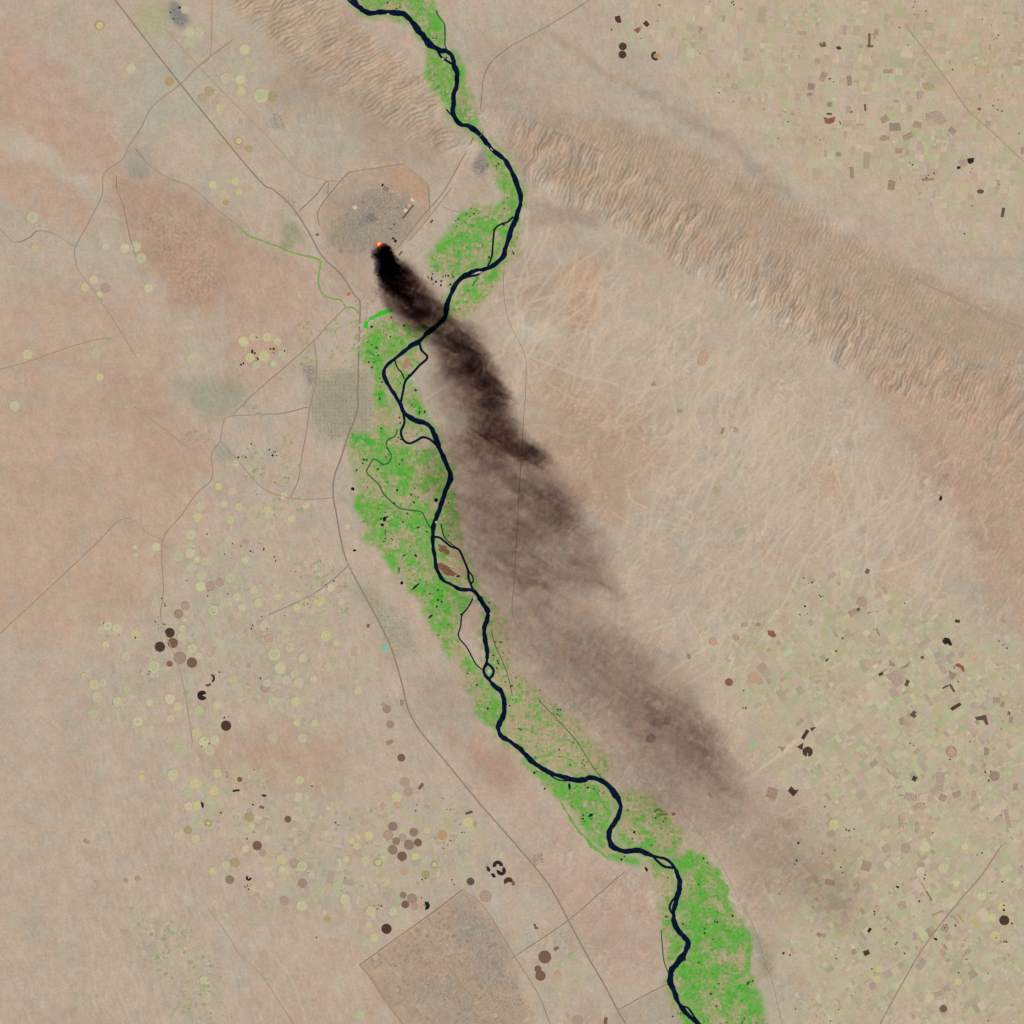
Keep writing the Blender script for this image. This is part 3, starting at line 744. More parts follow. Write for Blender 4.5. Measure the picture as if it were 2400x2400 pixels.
ROADS = [   # label, category, width, colour, points
    ('main grey highway crossing the scene from the top to the bottom edge west of the river', 'highway', 3.0, (72, 68, 66), [(245, -30), (270, 0), (422, 196), (600, 414), (640, 444), (681, 481), (718, 534), (755, 600), (799, 643), (830, 690), (844, 712), (842, 786), (839, 911), (838, 963), (817, 1019), (799, 1075), (783, 1122), (782, 1168), (788, 1200), (802, 1278), (817, 1324), (848, 1383), (880, 1442), (911, 1504), (929, 1554), (945, 1613), (957, 1663), (982, 1709), (1013, 1747), (1055, 1798), (1128, 1887), (1200, 1969), (1262, 2042), (1296, 2089), (1334, 2160), (1374, 2235), (1417, 2309), (1448, 2368), (1467, 2400), (1490, 2440)]),
    ('pinkish brown rail bed running parallel to the highway towards the refinery', 'railway', 2.8, (170, 138, 118), [(388, 68), (466, 155), (535, 228), (600, 292), (647, 342), (702, 401), (755, 421), (799, 427)]),
    ('grey road crossing the highway at the ochre circle and running southwest', 'road', 2.4, (146, 130, 112), [(547, 93), (466, 155), (422, 199), (360, 248), (329, 304), (301, 345), (289, 373), (245, 407), (239, 460), (202, 534), (177, 581), (179, 615), (183, 631), (217, 678), (264, 746), (320, 836)]),
    ('faint straight road entering from the west edge below the brown plateau', 'road', 2.2, (160, 138, 118), [(-30, 877), (0, 867), (78, 845), (155, 817), (230, 796), (262, 794)]),
    ('thin road coming down from the top edge to the crossing', 'road', 2.0, (150, 134, 118), [(498, -20), (497, 78), (491, 137), (468, 153)]),
    ('thin straight track slanting up from the west edge across the pink plain', 'track', 2.2, (158, 134, 114), [(-20, 1504), (0, 1486), (124, 1371), (217, 1284), (292, 1216), (351, 1253), (380, 1264)]),
    ('winding road from the airfield south past the burnt circle cluster', 'road', 2.0, (150, 130, 112), [(600, 973), (543, 976), (525, 988), (516, 1035), (497, 1066), (497, 1122), (460, 1159), (425, 1209), (388, 1253), (380, 1293), (384, 1386), (379, 1458), (420, 1565), (440, 1660), (452, 1740)]),
    ('curved road from the airfield east to the highway junction', 'road', 2.4, (138, 124, 108), [(516, 1032), (559, 1081), (600, 1130), (631, 1153), (678, 1167), (724, 1171), (782, 1167)]),
    ('diagonal road from the town bend southwest to the airfield', 'road', 2.2, (150, 132, 114), [(811, 721), (770, 762), (737, 799), (675, 855), (600, 920), (543, 976)]),
    ('road skirting the west side of the grey riverside town', 'road', 2.2, (140, 128, 112), [(737, 799), (743, 848), (740, 901), (727, 957), (718, 1019), (709, 1066), (699, 1128), (681, 1165)]),
    ('double road from the gorge bridge southwest past the refinery', 'road', 3.0, (148, 132, 116), [(1112, 322), (1044, 444), (998, 500), (929, 587)]),
    ('second lane of the double road beside the refinery', 'road', 2.0, (156, 138, 120), [(1060, 440), (1010, 505), (960, 565)]),
    ('thin road climbing from the gorge to the top edge east of the river', 'road', 2.2, (150, 130, 112), [(1134, 283), (1128, 264), (1132, 210), (1134, 186), (1153, 146), (1200, 108), (1284, 62), (1383, 0), (1400, -15)]),
    ('straight brown road crossing the upper right farmland', 'road', 2.4, (160, 130, 110), [(2123, 59), (2219, 186), (2272, 261), (2328, 311), (2400, 379), (2430, 405)]),
    ('long faint road on the east bank passing under the smoke', 'road', 1.2, (176, 154, 132), [(1180, 640), (1184, 710), (1200, 768), (1231, 833), (1233, 911), (1228, 988), (1215, 1200), (1207, 1355), (1205, 1450), (1262, 1529), (1324, 1616), (1393, 1703), (1442, 1759), (1545, 1840), (1610, 1912), (1684, 2014), (1728, 2101), (1768, 2173), (1800, 2269), (1816, 2322), (1834, 2400), (1845, 2440)]),
    ('straight grey road through the lower right farmland', 'road', 2.4, (150, 136, 118), [(2350, 1980), (2297, 2058), (2250, 2111), (2173, 2210), (2120, 2297), (2064, 2400), (2045, 2440)]),
    ('pale boundary track north of the grey triangle at the bottom', 'track', 2.2, (146, 138, 116), [(1452, 2367), (1500, 2340), (1563, 2308)]),
    ('faint straight field track crossing the highway in the south', 'track', 1.8, (160, 140, 122), [(1200, 2247), (1330, 2160), (1400, 2100), (1464, 2045)]),
    ('straight dark cutting along the back of the eastern range', 'cutting', 5.0, (142, 124, 108), [(2150, 655), (2179, 671), (2235, 696), (2297, 727), (2345, 750), (2400, 771), (2440, 786)]),
    ('faint rail line crossing the western crop circles', 'railway', 2.2, (164, 140, 120), [(631, 1442), (724, 1399), (774, 1365), (817, 1327)]),
    ('airfield runway on the brown western plain', 'runway', 3.4, (140, 130, 124), [(318, 955), (373, 997), (438, 1047)]),
    ('pale taxiway beside the western airfield runway', 'taxiway', 2.4, (186, 172, 152), [(350, 992), (400, 1032), (432, 1056)]),
    ('octagonal perimeter road around the refinery', 'road', 2.4, (146, 130, 106), [(749, 528), (749, 491), (802, 422), (824, 404), (876, 396), (929, 388), (948, 388), (980, 412), (1004, 435), (1007, 465), (1008, 500)]),
    ('dark boundary ditch on the southwest side of the square compound', 'ditch', 2.4, (128, 106, 84), [(844, 2263), (870, 2292), (900, 2340), (930, 2380), (948, 2405), (965, 2430)]),
    ('boundary track on the northwest side of the square compound', 'track', 2.2, (168, 140, 116), [(844, 2263), (930, 2200), (1020, 2136), (1085, 2086)]),
    ('boundary road on the northeast side of the square compound', 'road', 2.2, (140, 126, 112), [(1085, 2086), (1120, 2110), (1153, 2151), (1200, 2230), (1262, 2330), (1290, 2400)]),
    ('inner runway of the square compound', 'runway', 3.2, (150, 138, 122), [(945, 2290), (985, 2330), (1030, 2385), (1045, 2410)]),
    ('second inner runway of the square compound', 'runway', 2.8, (150, 138, 122), [(1040, 2250), (1080, 2300), (1105, 2330)]),
    ('thin track along the brown plateau foot', 'track', 2.0, (160, 134, 112), [(274, 412), (276, 445), (290, 480), (300, 530), (318, 600)]),
    ('short faint road west of the refinery perimeter', 'road', 1.8, (152, 134, 116), [(702, 495), (740, 460), (768, 425), (770, 455)]),
    ('thin faint curved track in the empty southwest', 'track', 1.8, (164, 146, 128), [(490, 2130), (540, 2200), (565, 2240), (610, 2280), (650, 2340), (690, 2400)]),
    ('dirt road zigzagging at the west edge', 'track', 2.2, (152, 132, 110), [(-20, 520), (0, 535), (35, 568), (70, 558), (90, 542), (130, 550), (177, 581)]),
    ('thin canal-side road into the fields east of the refinery', 'road', 1.8, (150, 134, 116), [(1042, 487), (1065, 495), (1090, 502)]),
    ('narrow scarp road under the brown plateau', 'track', 2.4, (150, 122, 100), [(320, 350), (352, 388), (400, 420), (450, 440), (520, 500), (560, 530)]),
    ('straight survey line through the town fields', 'road', 1.8, (156, 140, 122), [(600, 971), (660, 970), (722, 955)]),
]
for k, (lab, cat, w, c, pts) in enumerate(ROADS):
    tag(ribbon(cat if cat != 'cutting' else 'road_cutting', pts, w, road_mat(c), .14 + .008 * k, .06, 5, seed=k + 60), lab, cat, kind='structure')

# green streams
wad = field_mat((132, 166, 92), 0, .25)
tag(ribbon('green_stream', GREEN_WADI, 3.8, wad, .10, .9, 3, seed=90), 'thin winding green stream course below the brown plateau', 'stream', kind='structure')
brg = field_mat((66, 190, 48), 0, .25)
tag(ribbon('green_stream', BRIGHT_WADI, 10, brg, .13, .7, 2.5, seed=91), 'short bright green reed strip just west of the black smoke', 'stream', kind='structure')
for k, (lab, w, pts, c) in enumerate([
    ('green reed strip along the abandoned bend north of the town fields', 9, [(822, 1018), (838, 1026), (856, 1034), (872, 1040)], (76, 168, 60)),
    ('dark green strip beside the west arm in the green fields', 6, [(1106, 672), (1115, 660), (1122, 650)], (40, 150, 50)),
    ('green old meander strip on the east bank plain', 4, [(1250, 1778), (1290, 1770), (1330, 1778), (1352, 1792)], (116, 166, 78)),
    ('green inner arc on the lower west bank', 5, [(1396, 1862), (1398, 1890), (1400, 1920), (1410, 1945)], (116, 166, 78)),
    ('broad green arc in the southern valley', 10, [(1640, 2035), (1680, 2060), (1700, 2090), (1700, 2130)], (116, 166, 78)),
    ('green edge strip of the lower valley fan', 8, [(1720, 2170), (1752, 2190), (1758, 2230), (1752, 2280)], (116, 166, 78)),
    ('green bank strip at the foot of the western slope', 6, [(1315, 1880), (1345, 1930), (1390, 1985), (1425, 2010)], (116, 166, 78)),
    ]):
    tag(ribbon('green_strip', pts, w, field_mat(c, 0, .3), .03 + .004 * k, 1.6, 2.5, seed=100 + k), lab, 'reeds', kind='structure')

# sandbars and islets
sand = field_mat((190, 182, 160), 0, .12)


def slab_mesh(name, poly, mat, h=.08, centre=None, inner_f=.5):
    """A low slab over a map polygon; origin at its centre."""
    p = np.array(poly, float)
    c = p.mean(0) if centre is None else np.array(centre)
    z = relief(np.r_[p[:, 0], c[0]], np.r_[p[:, 1], c[1]])
    top = z.max() + h
    V = [((q[0] - c[0]) * S, (c[1] - q[1]) * S, 0) for q in p] + [((q[0] - c[0]) * S, (c[1] - q[1]) * S, -.5) for q in p] 
    nn = len(p)
    area = sum(p[i][0] * p[(i + 1) % nn][1] - p[(i + 1) % nn][0] * p[i][1] for i in range(nn))
    F = [list(range(nn)) if area < 0 else list(range(nn))[::-1]]
    for i in range(nn):
        j = (i + 1) % nn
        F.append([i, i + nn, j + nn, j] if area < 0 else [i, j, j + nn, i + nn])
    me = bpy.data.meshes.new(name)
    me.from_pydata(V, [], F)
    me.materials.append(mat)
    return me, c, top


def wobble(cx, cy, rx, ry, ang, n=16, j=.25, seed=1):
    r = np.random.default_rng(seed)
    out = []
    for k in range(n):
        t = 2 * math.pi * k / n
        f = 1 + r.uniform(-j, j)
        x, y = rx * f * math.cos(t), ry * f * math.sin(t)
        out.append((cx + x * math.cos(ang) - y * math.sin(ang), cy + x * math.sin(ang) + y * math.cos(ang)))
    return out


for k, (x, y, rx, ry, a, lab) in enumerate([
    (1121, 639, 9, 2.2, -.25, 'pale narrow sandbar in the river north of the smoke'),
    (1145, 573, 0, 0, 0, None), (1146, 1573, 5, 5, 0, 'tiny round pale islet inside the river ring'),
    (1152, 350, 5, 1.2, .75, 'thin pale sandbar below the gorge bridge'), (1150, 1440, 5, 2, 1.2, 'thin pale sandbar below the brown teardrop island'),
    (1022, 1224, 3, 3, 0, 'small white sandbar above the brown teardrop island'), (1038, 138, 3, 2, .5, 'tiny pale sandbar beside the top green island'),
    (1112, 1401, 4, 5, 0, 'white sandbar at the tip of the teardrop island'),
    (909, 33, 4, 1.5, 0, 'tiny pale sandbar on the first bend')]):
    if lab:
        me, c, top = slab_mesh('sandbar', wobble(x, y, rx, ry, a, 12, .2, k), sand, .24)
        o = link('sandbar', me); o.location = P(c[0], c[1], top)
        tag(o, lab, 'sandbar', 'sandbars in the river', 'structure')
brown_is = field_mat((128, 92, 72), 0, .3)
for k, (x, y, rx, ry, a, lab) in enumerate([(1046, 1336, 26, 11, .55, 'dark brown bare patch on the teardrop island'), (1040, 1288, 14, 8, .7, 'smaller brown patch at the north tip of the teardrop island'), (955, 852, 9, 13, .5, 'pinkish bare patch on the long island')]):
    me, c, top = slab_mesh('island_patch', wobble(x, y, rx, ry, a, 16, .3, k + 20), brown_is if k < 2 else field_mat((172, 132, 106), 0, .2), .10)
    o = link('bare_patch', me); o.location = P(c[0], c[1], top)
    tag(o, lab, 'bare soil', 'bare patches on the river islands', 'structure')

# ---------------------------------------------------------------- crop circles and fields
C = {'pg': (197, 194, 152), 'yg': (198, 190, 138), 'cr': (203, 190, 158), 'lg': (181, 184, 143), 'mv': (160, 136, 118), 'pmv': (174, 150, 133), 'gr': (142, 124, 106),
     'br': (122, 95, 79), 'db': (80, 59, 49), 'bk': (50, 40, 38), 'rd': (142, 94, 76), 'or': (192, 156, 130), 'ol': (166, 154, 108), 'oc': (182, 152, 108), 'dg': (96, 84, 72), 'vb': (30, 30, 28), 'gn': (140, 176, 100)}
CW = {'pg': 'pale green', 'yg': 'yellow-green', 'cr': 'cream', 'lg': 'light green', 'mv': 'mauve brown', 'pmv': 'pale mauve', 'gr': 'grey-brown', 'br': 'brown', 'db': 'dark brown',
      'bk': 'charred black', 'rd': 'red-brown', 'or': 'orange', 'ol': 'olive', 'oc': 'ochre', 'dg': 'dark grey', 'vb': 'pitch black', 'gn': 'green'}

CIRCLES = """
447 1253 12 pg|463 1212 10 yg|540 1219 9 pg|366 1282 10 pg|316 1282 5 cr|317 1301 6 cr|418 1303 12 pg|446 1296 12 pg|461 1311 10 yg|481 1315 10 pg|448 1330 12 pg|471 1349 12 pg|470 1374 12 pg|539 1354 11 pg
556 1400 11 pg|534 1411 11 pg|567 1424 9 pg|500 1430 11 pg|575 1312 12 lg|275 1473 12 pg|253 1467 10 pg|236 1475 9 pg|317 1487 12 yg|247 1511 9 yg|295 1537 12 pg|360 1563 13 pg|450 1520 11 pg|464 1537 8 pg|425 1492 10 pg|427 1473 8 pg
220 1603 12 yg|241 1599 8 pg|297 1613 9 lg|228 1632 13 pg|275 1644 11 pg|216 1672 12 lg|196 1584 8 yg|398 1638 12 cr|416 1657 12 cr|351 1647 12 lg|323 1691 11 pg|509 1653 11 yg|460 1719 12 yg|478 1739 12 pg|503 1734 11 pg|491 1759 12 pg|429 1756 12 lg|466 1666 11 lg|547 1594 10 yg|595 1383 10 pg|398 1685 9 cr|359 1685 8 lg
347 675 10 pg|331 605 12 pg|199 673 10 yg|219 656 10 cr|233 690 8 yg|224 827 12 lg|234 884 9 yg|34 951 12 pg|64 830 12 yg|446 838 8 yg|469 1187 11 pg|553 1085 8 cr|559 1187 9 yg|512 1140 9 yg|543 1150 9 pg|525 1181 9 cr
76 509 14 pg|318 578 12 pg|292 581 11 cr|247 578 8 cr|82 581 9 yg|573 116 12 pg|528 183 12 pg|562 186 11 pg|491 214 11 ol|475 230 11 ol|514 253 11 yg|581 143 9 lg|564 214 11 yg|307 161 11 pg|433 22 10 pg|444 96 13 lg|466 75 12 pg|444 75 11 pg|559 331 10 ol|584 349 9 ol|522 452 9 yg|559 450 8 yg|530 475 7 oc|498 432 9 pg|551 424 9 yg|475 286 7 lg|234 59 12 ol
630 1205 11 pg|682 1216 9 pg|813 1233 7 cr|716 1321 8 pg|775 1377 9 pg|748 1408 12 yg|713 1413 12 pg|695 1424 10 yg|799 1410 8 pg|605 1413 10 pg|619 1466 11 pg|763 1490 12 yg|789 1506 8 yg|679 1517 11 pg|643 1534 14 pg|710 1542 11 pg|768 1562 9 yg|690 1579 10 yg|699 1599 12 pg|735 1591 9 cr|670 1594 11 pg|625 1601 10 pg|693 1644 12 yg|737 1694 9 yg|640 1728 12 lg|709 1730 11 pg|696 1694 9 yg|657 1566 13 pg|639 1644 10 pg|839 1619 9 yg|685 1391 6 cr|651 1399 8 yg|746 1349 6 pg|737 1330 7 cr
502 1853 11 yg|491 1875 11 lg|457 1837 13 yg|509 1812 10 yg|463 1887 11 yg|441 1890 10 cr|466 1930 11 lg|488 1929 9 ol|458 1966 10 pg|416 1958 9 pg|585 1915 11 ol|589 1937 9 yg|528 2027 10 yg|498 2041 9 yg|575 1989 9 cr|405 1816 13 pg|478 2297 11 pg|332 1822 7 yg|188 2024 7 cr|439 1859 11 lg|551 2022 11 ol
808 2107 12 pg|706 2123 12 pg|869 2135 12 yg|814 2123 10 cr|789 2076 11 lg|659 2014 12 yg|662 2039 12 yg|707 2031 11 pg|729 2052 8 cr|929 1868 12 yg|623 1965 8 yg|886 2021 11 ol|856 2017 10 yg|904 2066 10 yg|1036 1957 12 oc|1097 1927 12 yg|1103 1943 10 yg|836 1983 9 yg|864 1958 10 yg|898 2011 9 lg|1018 2027 9 ol|973 2007 9 yg|824 1971 8 yg|864 2167 8 yg|768 2154 9 oc|876 2198 10 yg|856 2210 9 lg|702 1828 10 yg|999 1946 8 yg|920 2137 9 pg|842 2378 12 lg|811 2014 8 yg
570 800 12 yg|592 790 10 yg|625 790 11 yg|650 800 9 pg|660 828 9 lg|618 835 13 yg|585 838 11 yg|640 852 8 lg|600 855 9 pg|640 227 12 ol|612 224 17 pg|716 1185 8 cr|664 1162 8 pg|626 1193 9 yg
2163 1870 11 cr|1954 1932 12 yg|2157 2042 11 cr|2333 2194 12 yg|2325 2151 10 yg|1965 2031 10 pg|2175 2340 10 cr|2350 2125 11 yg|2380 1910 11 yg|2167 1985 12 pg|1985 1345 10 pg|2053 1415 14 pg|2245 2300 9 yg|2055 2295 9 yg|2060 2270 9 yg|1925 1790 0 pg|2262 1985 11 yg|2240 2070 10 yg|2210 2035 12 pg|2300 2100 10 pg|2120 2120 10 pg|2380 1585 12 lg|1835 1815 12 yg|1870 1915 0 pg
1338 2240 7 gn|1230 1765 0 pg
"""
BURNT_C = """
398 1483 11.5 db|375 1516 12 db|405 1507 12 br|422 1542 15 mv|450 1553 12 br|398 1556 7 rd|419 1439 11 mv|435 1420 11 pmv|494 1374 12 pmv|516 1365 10 pmv|530 1701 12 db
921 1937 11 gr|970 1951 10 gr|929 1972 9 gr|945 1963 9 pmv|911 1958 12 pmv|959 1980 12 gr|980 1975 9 br|921 1992 11 gr|943 2007 11 br|949 1833 12 pmv|957 1856 11 pmv|948 2042 10 or|998 2050 10 ol|945 2098 8 gr|966 2106 12 mv|950 2120 9 br|973 2125 9 pmv|906 2177 12 db|1103 2066 9 dg|1139 2101 14 pmv|709 2070 11 mv|675 1920 8 br|603 1982 11 br|667 2111 11 pmv|898 1889 7 or|932 1887 8 or
1277 2243 15 br|1261 2271 8 br|1267 2287 12 br|1355 2393 13 pmv|1309 2283 8 or|539 2062 10 gr|441 1946 10 ol|323 2059 7 pmv|295 2064 6 pmv|907 1662 10 mv|915 1698 9 mv|941 1776 9 br|622 1613 11 pmv|631 1497 11 or|1460 109 9 db|1459 128 9 db|2021 1411 12 pmv|1709 1599 9 rd|1768 1588 13 or|1526 1731 11 mv|1672 1504 10 or|1726 1495 8 pmv|2354 2157 11.5 db|2211 2364 9 br|397 191 11 oc|248 675 12 pmv|581 1999 8 or|616 1999 9 pmv|690 2024 12 pmv|2123 1988 12 pmv|2331 1819 12 mv|2045 2310 9 pmv|562 1827 6 br
"""
SHAPED = [   # polygon-like burnt fields: (x, y, kind, params, colour)
    (474, 1630, 'w', (11.5, 25, 335), 'bk'), (494, 1590, 'a', (10, 5.5, -80, 70), 'bk'), (487, 1600, 'a', (9, 4, 20, 130), 'dg'),
    (998, 2123, 'w', (9.5, -110, 100), 'vb'), (1167, 2029, 'a', (12, 4, -200, 10), 'bk'), (1175, 2041, 'a', (11, 3, -60, 190), 'bk'),
    (1145, 2036, 'p', ((-5, -7), (1, -4), (5, 3), (2, 8), (-3, 5)), 'bk'), (1156, 2052, 'p', ((-6, -4), (2, -5), (7, 4), (0, 5)), 'vb'), (1192, 2067, 'w', (11, 150, 370), 'db'),
    (987, 1843, 'r', (7, 17, 35), 'br'), (1099, 1905, 'r', (19, 6, -18), 'dg'), (619, 1865, 'r', (10, 5, 5), 'bk'), (614, 1892, 'r', (10, 7, 20), 'br'),
    (1256, 2172, 'p', ((-6, -7), (0, -6), (1, 0), (6, 2), (5, 7), (-2, 5)), 'br'), (1304, 2223, 'p', ((-6, 0), (4, -6), (7, 0), (1, 2), (0, 6), (-5, 5)), 'br'), (1203, 2069, 'p', ((-3, -8), (5, 0), (3, 7), (-3, 6)), 'br'), (1420, 2393, 'r', (8, 16, 10), 'br'),
    (583, 2058, 'a', (6.5, 2, -10, 240), 'vb'), (203, 1972, 'r', (15, 9, 30), 'mv'), (474, 1887, 'p', ((-4, -9), (3, -5), (4, 4), (1, 8), (-2, 2)), 'bk'), (553, 1853, 'r', (17, 4.5, -8), 'bk'), (533, 1816, 'r', (5, 16, -8), 'mv'), (227, 2067, 'r', (12, 5, 15), 'pmv'),
    (914, 1740, 'r', (16, 9, -25), 'gr'), (863, 1467, 'r', (6, 9, 10), 'br'), (943, 1647, 'r', (8, 14, 0), 'gr'), (899, 1651, 'r', (7, 7, 20), 'mv'),
    (1449, 46, 'p', ((-8, -7), (4, -9), (8, 7), (-1, 8), (-6, 3)), 'db'), (1515, 57, 'p', ((0, -9), (8, 0), (1, 7), (-8, -1)), 'db'), (1493, 71, 'p', ((-7, 0), (4, -7), (8, -1), (2, 8), (-3, 3)), 'rd'), (1501, 64, 'r', (8, 8, 40), 'mv'), (1537, 131, 'a', (11, 5, 60, 270), 'db'), (1541, 131, 'c', (7,), 'oc'), (1546, 12, 'r', (5, 5, 20), 'br'),
    (1929, 103, 'p', ((-9, -4), (-6, 2), (-4, -5), (-2, 3), (2, -7), (6, -3), (8, 6), (-4, 8), (-9, 2)), 'br'), (1966, 112, 'p', ((-7, -2), (2, -4), (7, 3), (0, 5), (-4, 3)), 'db'), (2038, 96, 'p', ((-3, -18), (3, -17), (2, 9), (9, 10), (8, 15), (-7, 15), (-3, 5)), 'br'), (2046, 86, 'a', (6, 3.5, -100, 90), 'mv'),
    (2081, 167, 'r', (22, 10, -4), 'mv'), (1991, 190, 'r', (11, 23, -3), 'gr'), (1902, 203, 'r', (15, 15, 10), 'gr'), (1944, 282, 'p', ((-14, -8), (-2, -4), (14, -9), (12, 3), (2, 9), (-9, 7)), 'rd'), (1944, 267, 'r', (13, 5, 5), 'dg'), (1963, 290, 'a', (8, 6, -60, 20), 'dg'),
    (2098, 298, 'r', (26, 20, -5), 'gr'), (2151, 292, 'r', (18, 14, 12), 'mv'), (2275, 377, 'p', ((-8, -5), (8, -7), (7, 3), (-1, 8), (-6, 5)), 'bk'), (2247, 393, 'r', (8, 6, 0), 'vb'), (2258, 383, 'r', (18, 16, -8), 'pmv'), (1997, 405, 'r', (8, 26, -5), 'gr'), (2351, 498, 'r', (7, 22, 10), 'dg'), (2177, 203, 'e', (15, 9, 10), 'ol'), (2194, 276, 'p', ((-24, -10), (6, -17), (27, 8), (10, 18), (-10, 4), (-22, 8)), 'pmv'),
    (2073, 323, 'p', ((-12, 5), (-4, -6), (10, -4), (12, 4), (0, 8)), 'mv'), (2107, 354, 'r', (15, 13, 0), 'mv'), (2176, 421, 'r', (28, 6, -4), 'gr'), (2090, 435, 'r', (16, 22, 5), 'gr'), (1966, 362, 'r', (12, 9, 10), 'gr'), (2028, 252, 'r', (4, 16, -5), 'dg'), (2298, 449, 'e', (8, 5, 0), 'dg'), (2073, 280, 'r', (18, 14, -30), 'mv'), (2128, 320, 'r', (24, 13, -25), 'mv'), (2156, 223, 'r', (12, 18, 5), 'pmv'), (2233, 307, 'r', (16, 14, 35), 'mv'), (2258, 382, 'r', (4, 4, 0), 'mv'), (2296, 256, 'r', (7, 6, 20), 'br'), (1945, 245, 'e', (6, 6, 0), 'gr'), (1930, 180, 'r', (12, 22, 25), 'mv'), (2400, 354, 'r', (12, 16, 5), 'mv'), (1898, 222, 'r', (14, 6, -15), 'gr'),
    (2033, 1339, 'r', (9, 12, 25), 'br'), (2000, 1434, 'p', ((-13, 0), (4, -9), (14, -4), (12, 3), (4, 3), (-4, 14)), 'mv'), (2012, 1428, 'r', (8, 7, -20), 'dg'), (2244, 1456, 'r', (12, 8, 5), 'db'), (2219, 1504, 'p', ((-10, -3), (-5, -10), (6, -8), (12, 5), (13, 9), (6, 9), (2, 4), (-2, 7), (-9, 3)), 'bk'), (2249, 1563, 'p', ((-12, -3), (-3, -9), (10, -1), (12, 13), (8, 11), (2, 3)), 'rd'), (2233, 1582, 'p', ((-8, -10), (10, -2), (4, 6), (0, 14), (-8, 6)), 'gr'), (2090, 1557, 'p', ((-5, -10), (2, -4), (9, 0), (5, 6), (-5, 3)), 'gr'), (2124, 1559, 'p', ((-9, 6), (8, -8), (4, 4), (-2, 8)), 'gr'), (2065, 1580, 'r', (12, 7, -22), 'db'), (2098, 1588, 'p', ((-22, -4), (8, -18), (24, 2), (18, 14), (2, 24)), 'pmv'), (2126, 1601, 'r', (9, 16, 25), 'dg'),
    (2142, 1674, 'p', ((-10, 2), (0, -9), (8, -4), (3, -2), (6, 6), (0, 9)), 'dg'), (2241, 1656, 'r', (27, 8, -32), 'db'), (2232, 1613, 'r', (5, 20, -32), 'dg'), (2216, 1610, 'r', (16, 4, -28), 'dg'), (2336, 1641, 'r', (18, 14, 5), 'mv'), (2350, 1651, 'r', (7, 16, 20), 'gr'), (2305, 1684, 'p', ((-20, -3), (6, -9), (12, 14), (6, 16), (0, 4), (-16, 4)), 'dg'), (2370, 1687, 'r', (8, 15, 10), 'gr'), (1887, 1722, 'r', (9, 24, 32), 'db'), (1905, 1708, 'p', ((-7, -2), (8, -4), (-1, 5)), 'db'), (1876, 1749, 'p', ((-8, 2), (7, -8), (5, 9)), 'db'), (1833, 1754, 'p', ((-10, -4), (8, -2), (4, 4), (2, 9), (-4, 2)), 'gr'), (1893, 1762, 'w', (12, -258, 80), 'db'), (2230, 1762, 'c', (13.5,), 'mv'), (2312, 1762, 'p', ((-4, -12), (7, -6), (6, 6), (-4, 10)), 'gr'), (1809, 1486, 'p', ((-10, -8), (4, -8), (11, 4), (4, 9), (-8, 3)), 'rd'), (2115, 1691, 'r', (12, 16, -20), 'mv'), (2058, 1481, 'r', (4, 19, -28), 'gr'), (2365, 1672, 'r', (7, 8, 10), 'rd'), (2162, 1541, 'r', (7, 6, 0), 'dg'),
    (1858, 1855, 'p', ((-11, -1), (-3, -12), (6, -3), (14, -4), (9, 4), (1, 12)), 'db'), (2143, 1825, 'r', (10, 12, 20), 'db'), (2031, 2233, 'r', (15, 12, -25), 'db'), (2002, 2232, 'r', (12, 11, -35), 'mv'), (1920, 2191, 'r', (10, 9, 30), 'gr'), (2038, 2180, 'r', (6, 11, 30), 'vb'), (2193, 2201, 'r', (8, 5, 20), 'vb'), (2104, 2079, 'r', (7, 5, 20), 'vb'), (2204, 1831, 'r', (19, 44, 6), 'pmv'), (2135, 1868, 'r', (30, 18, 10), 'pmv'), (2215, 2176, 'r', (18, 16, 30), 'mv'), (2152, 1890, 'r', (24, 14, -30), 'pmv'), (2243, 1862, 'r', (18, 14, -20), 'mv'), (2282, 1865, 'r', (10, 26, 10), 'pmv'), (1810, 1860, 'r', (24, 26, 20), 'mv'), (2180, 2188, 'r', (12, 24, -30), 'mv'), (2210, 1870, 'r', (16, 16, 25), 'mv'), (2380, 1845, 'r', (10, 16, 0), 'mv'),
    (2030, 2030, 'r', (22, 24, 15), 'mv'), (1945, 2068, 'r', (24, 14, 10), 'mv'), (2115, 2123, 'r', (20, 18, -20), 'pmv'), (2145, 2195, 'r', (9, 18, 5), 'pmv'), (2178, 2100, 'r', (3, 28, -32), 'rd'), (2165, 2078, 'r', (4, 20, -30), 'ol'), (2362, 1920, 'r', (10, 44, -12), 'pmv'), (2240, 2155, 'r', (4, 26, -38), 'mv'), (2250, 2150, 'r', (4, 26, -38), 'oc'), (2200, 2140, 'r', (30, 5, -22), 'ol'), (2160, 2260, 'r', (12, 28, 38), 'pmv'), (2200, 2330, 'r', (22, 12, -15), 'pmv'), (2112, 1925, 'r', (9, 26, -10), 'pmv'), (2150, 1940, 'r', (8, 24, 5), 'pmv'),
    (1615, 1537, 'p', ((-6, -7), (3, -3), (6, 5), (-1, 9)), 'gr'), (1650, 1492, 'a', (13, 9, 180, 340), 'yg'), (1778, 1464, 'r', (9, 8, 0), 'gr'), (1745, 1465, 'r', (16, 10, -10), 'pmv'), (1532, 900, 'p', ((-6, 4), (2, -8), (7, 6)), 'mv'), (1649, 839, 'e', (12, 20, 25), 'or'), (1694, 1010, 'r', (5, 16, 20), 'gr'), (1594, 963, 'r', (10, 9, 0), 'mv'), (1726, 1008, 'r', (10, 12, 20), 'pmv'), (1565, 1690, 'r', (14, 20, 20), 'mv'),
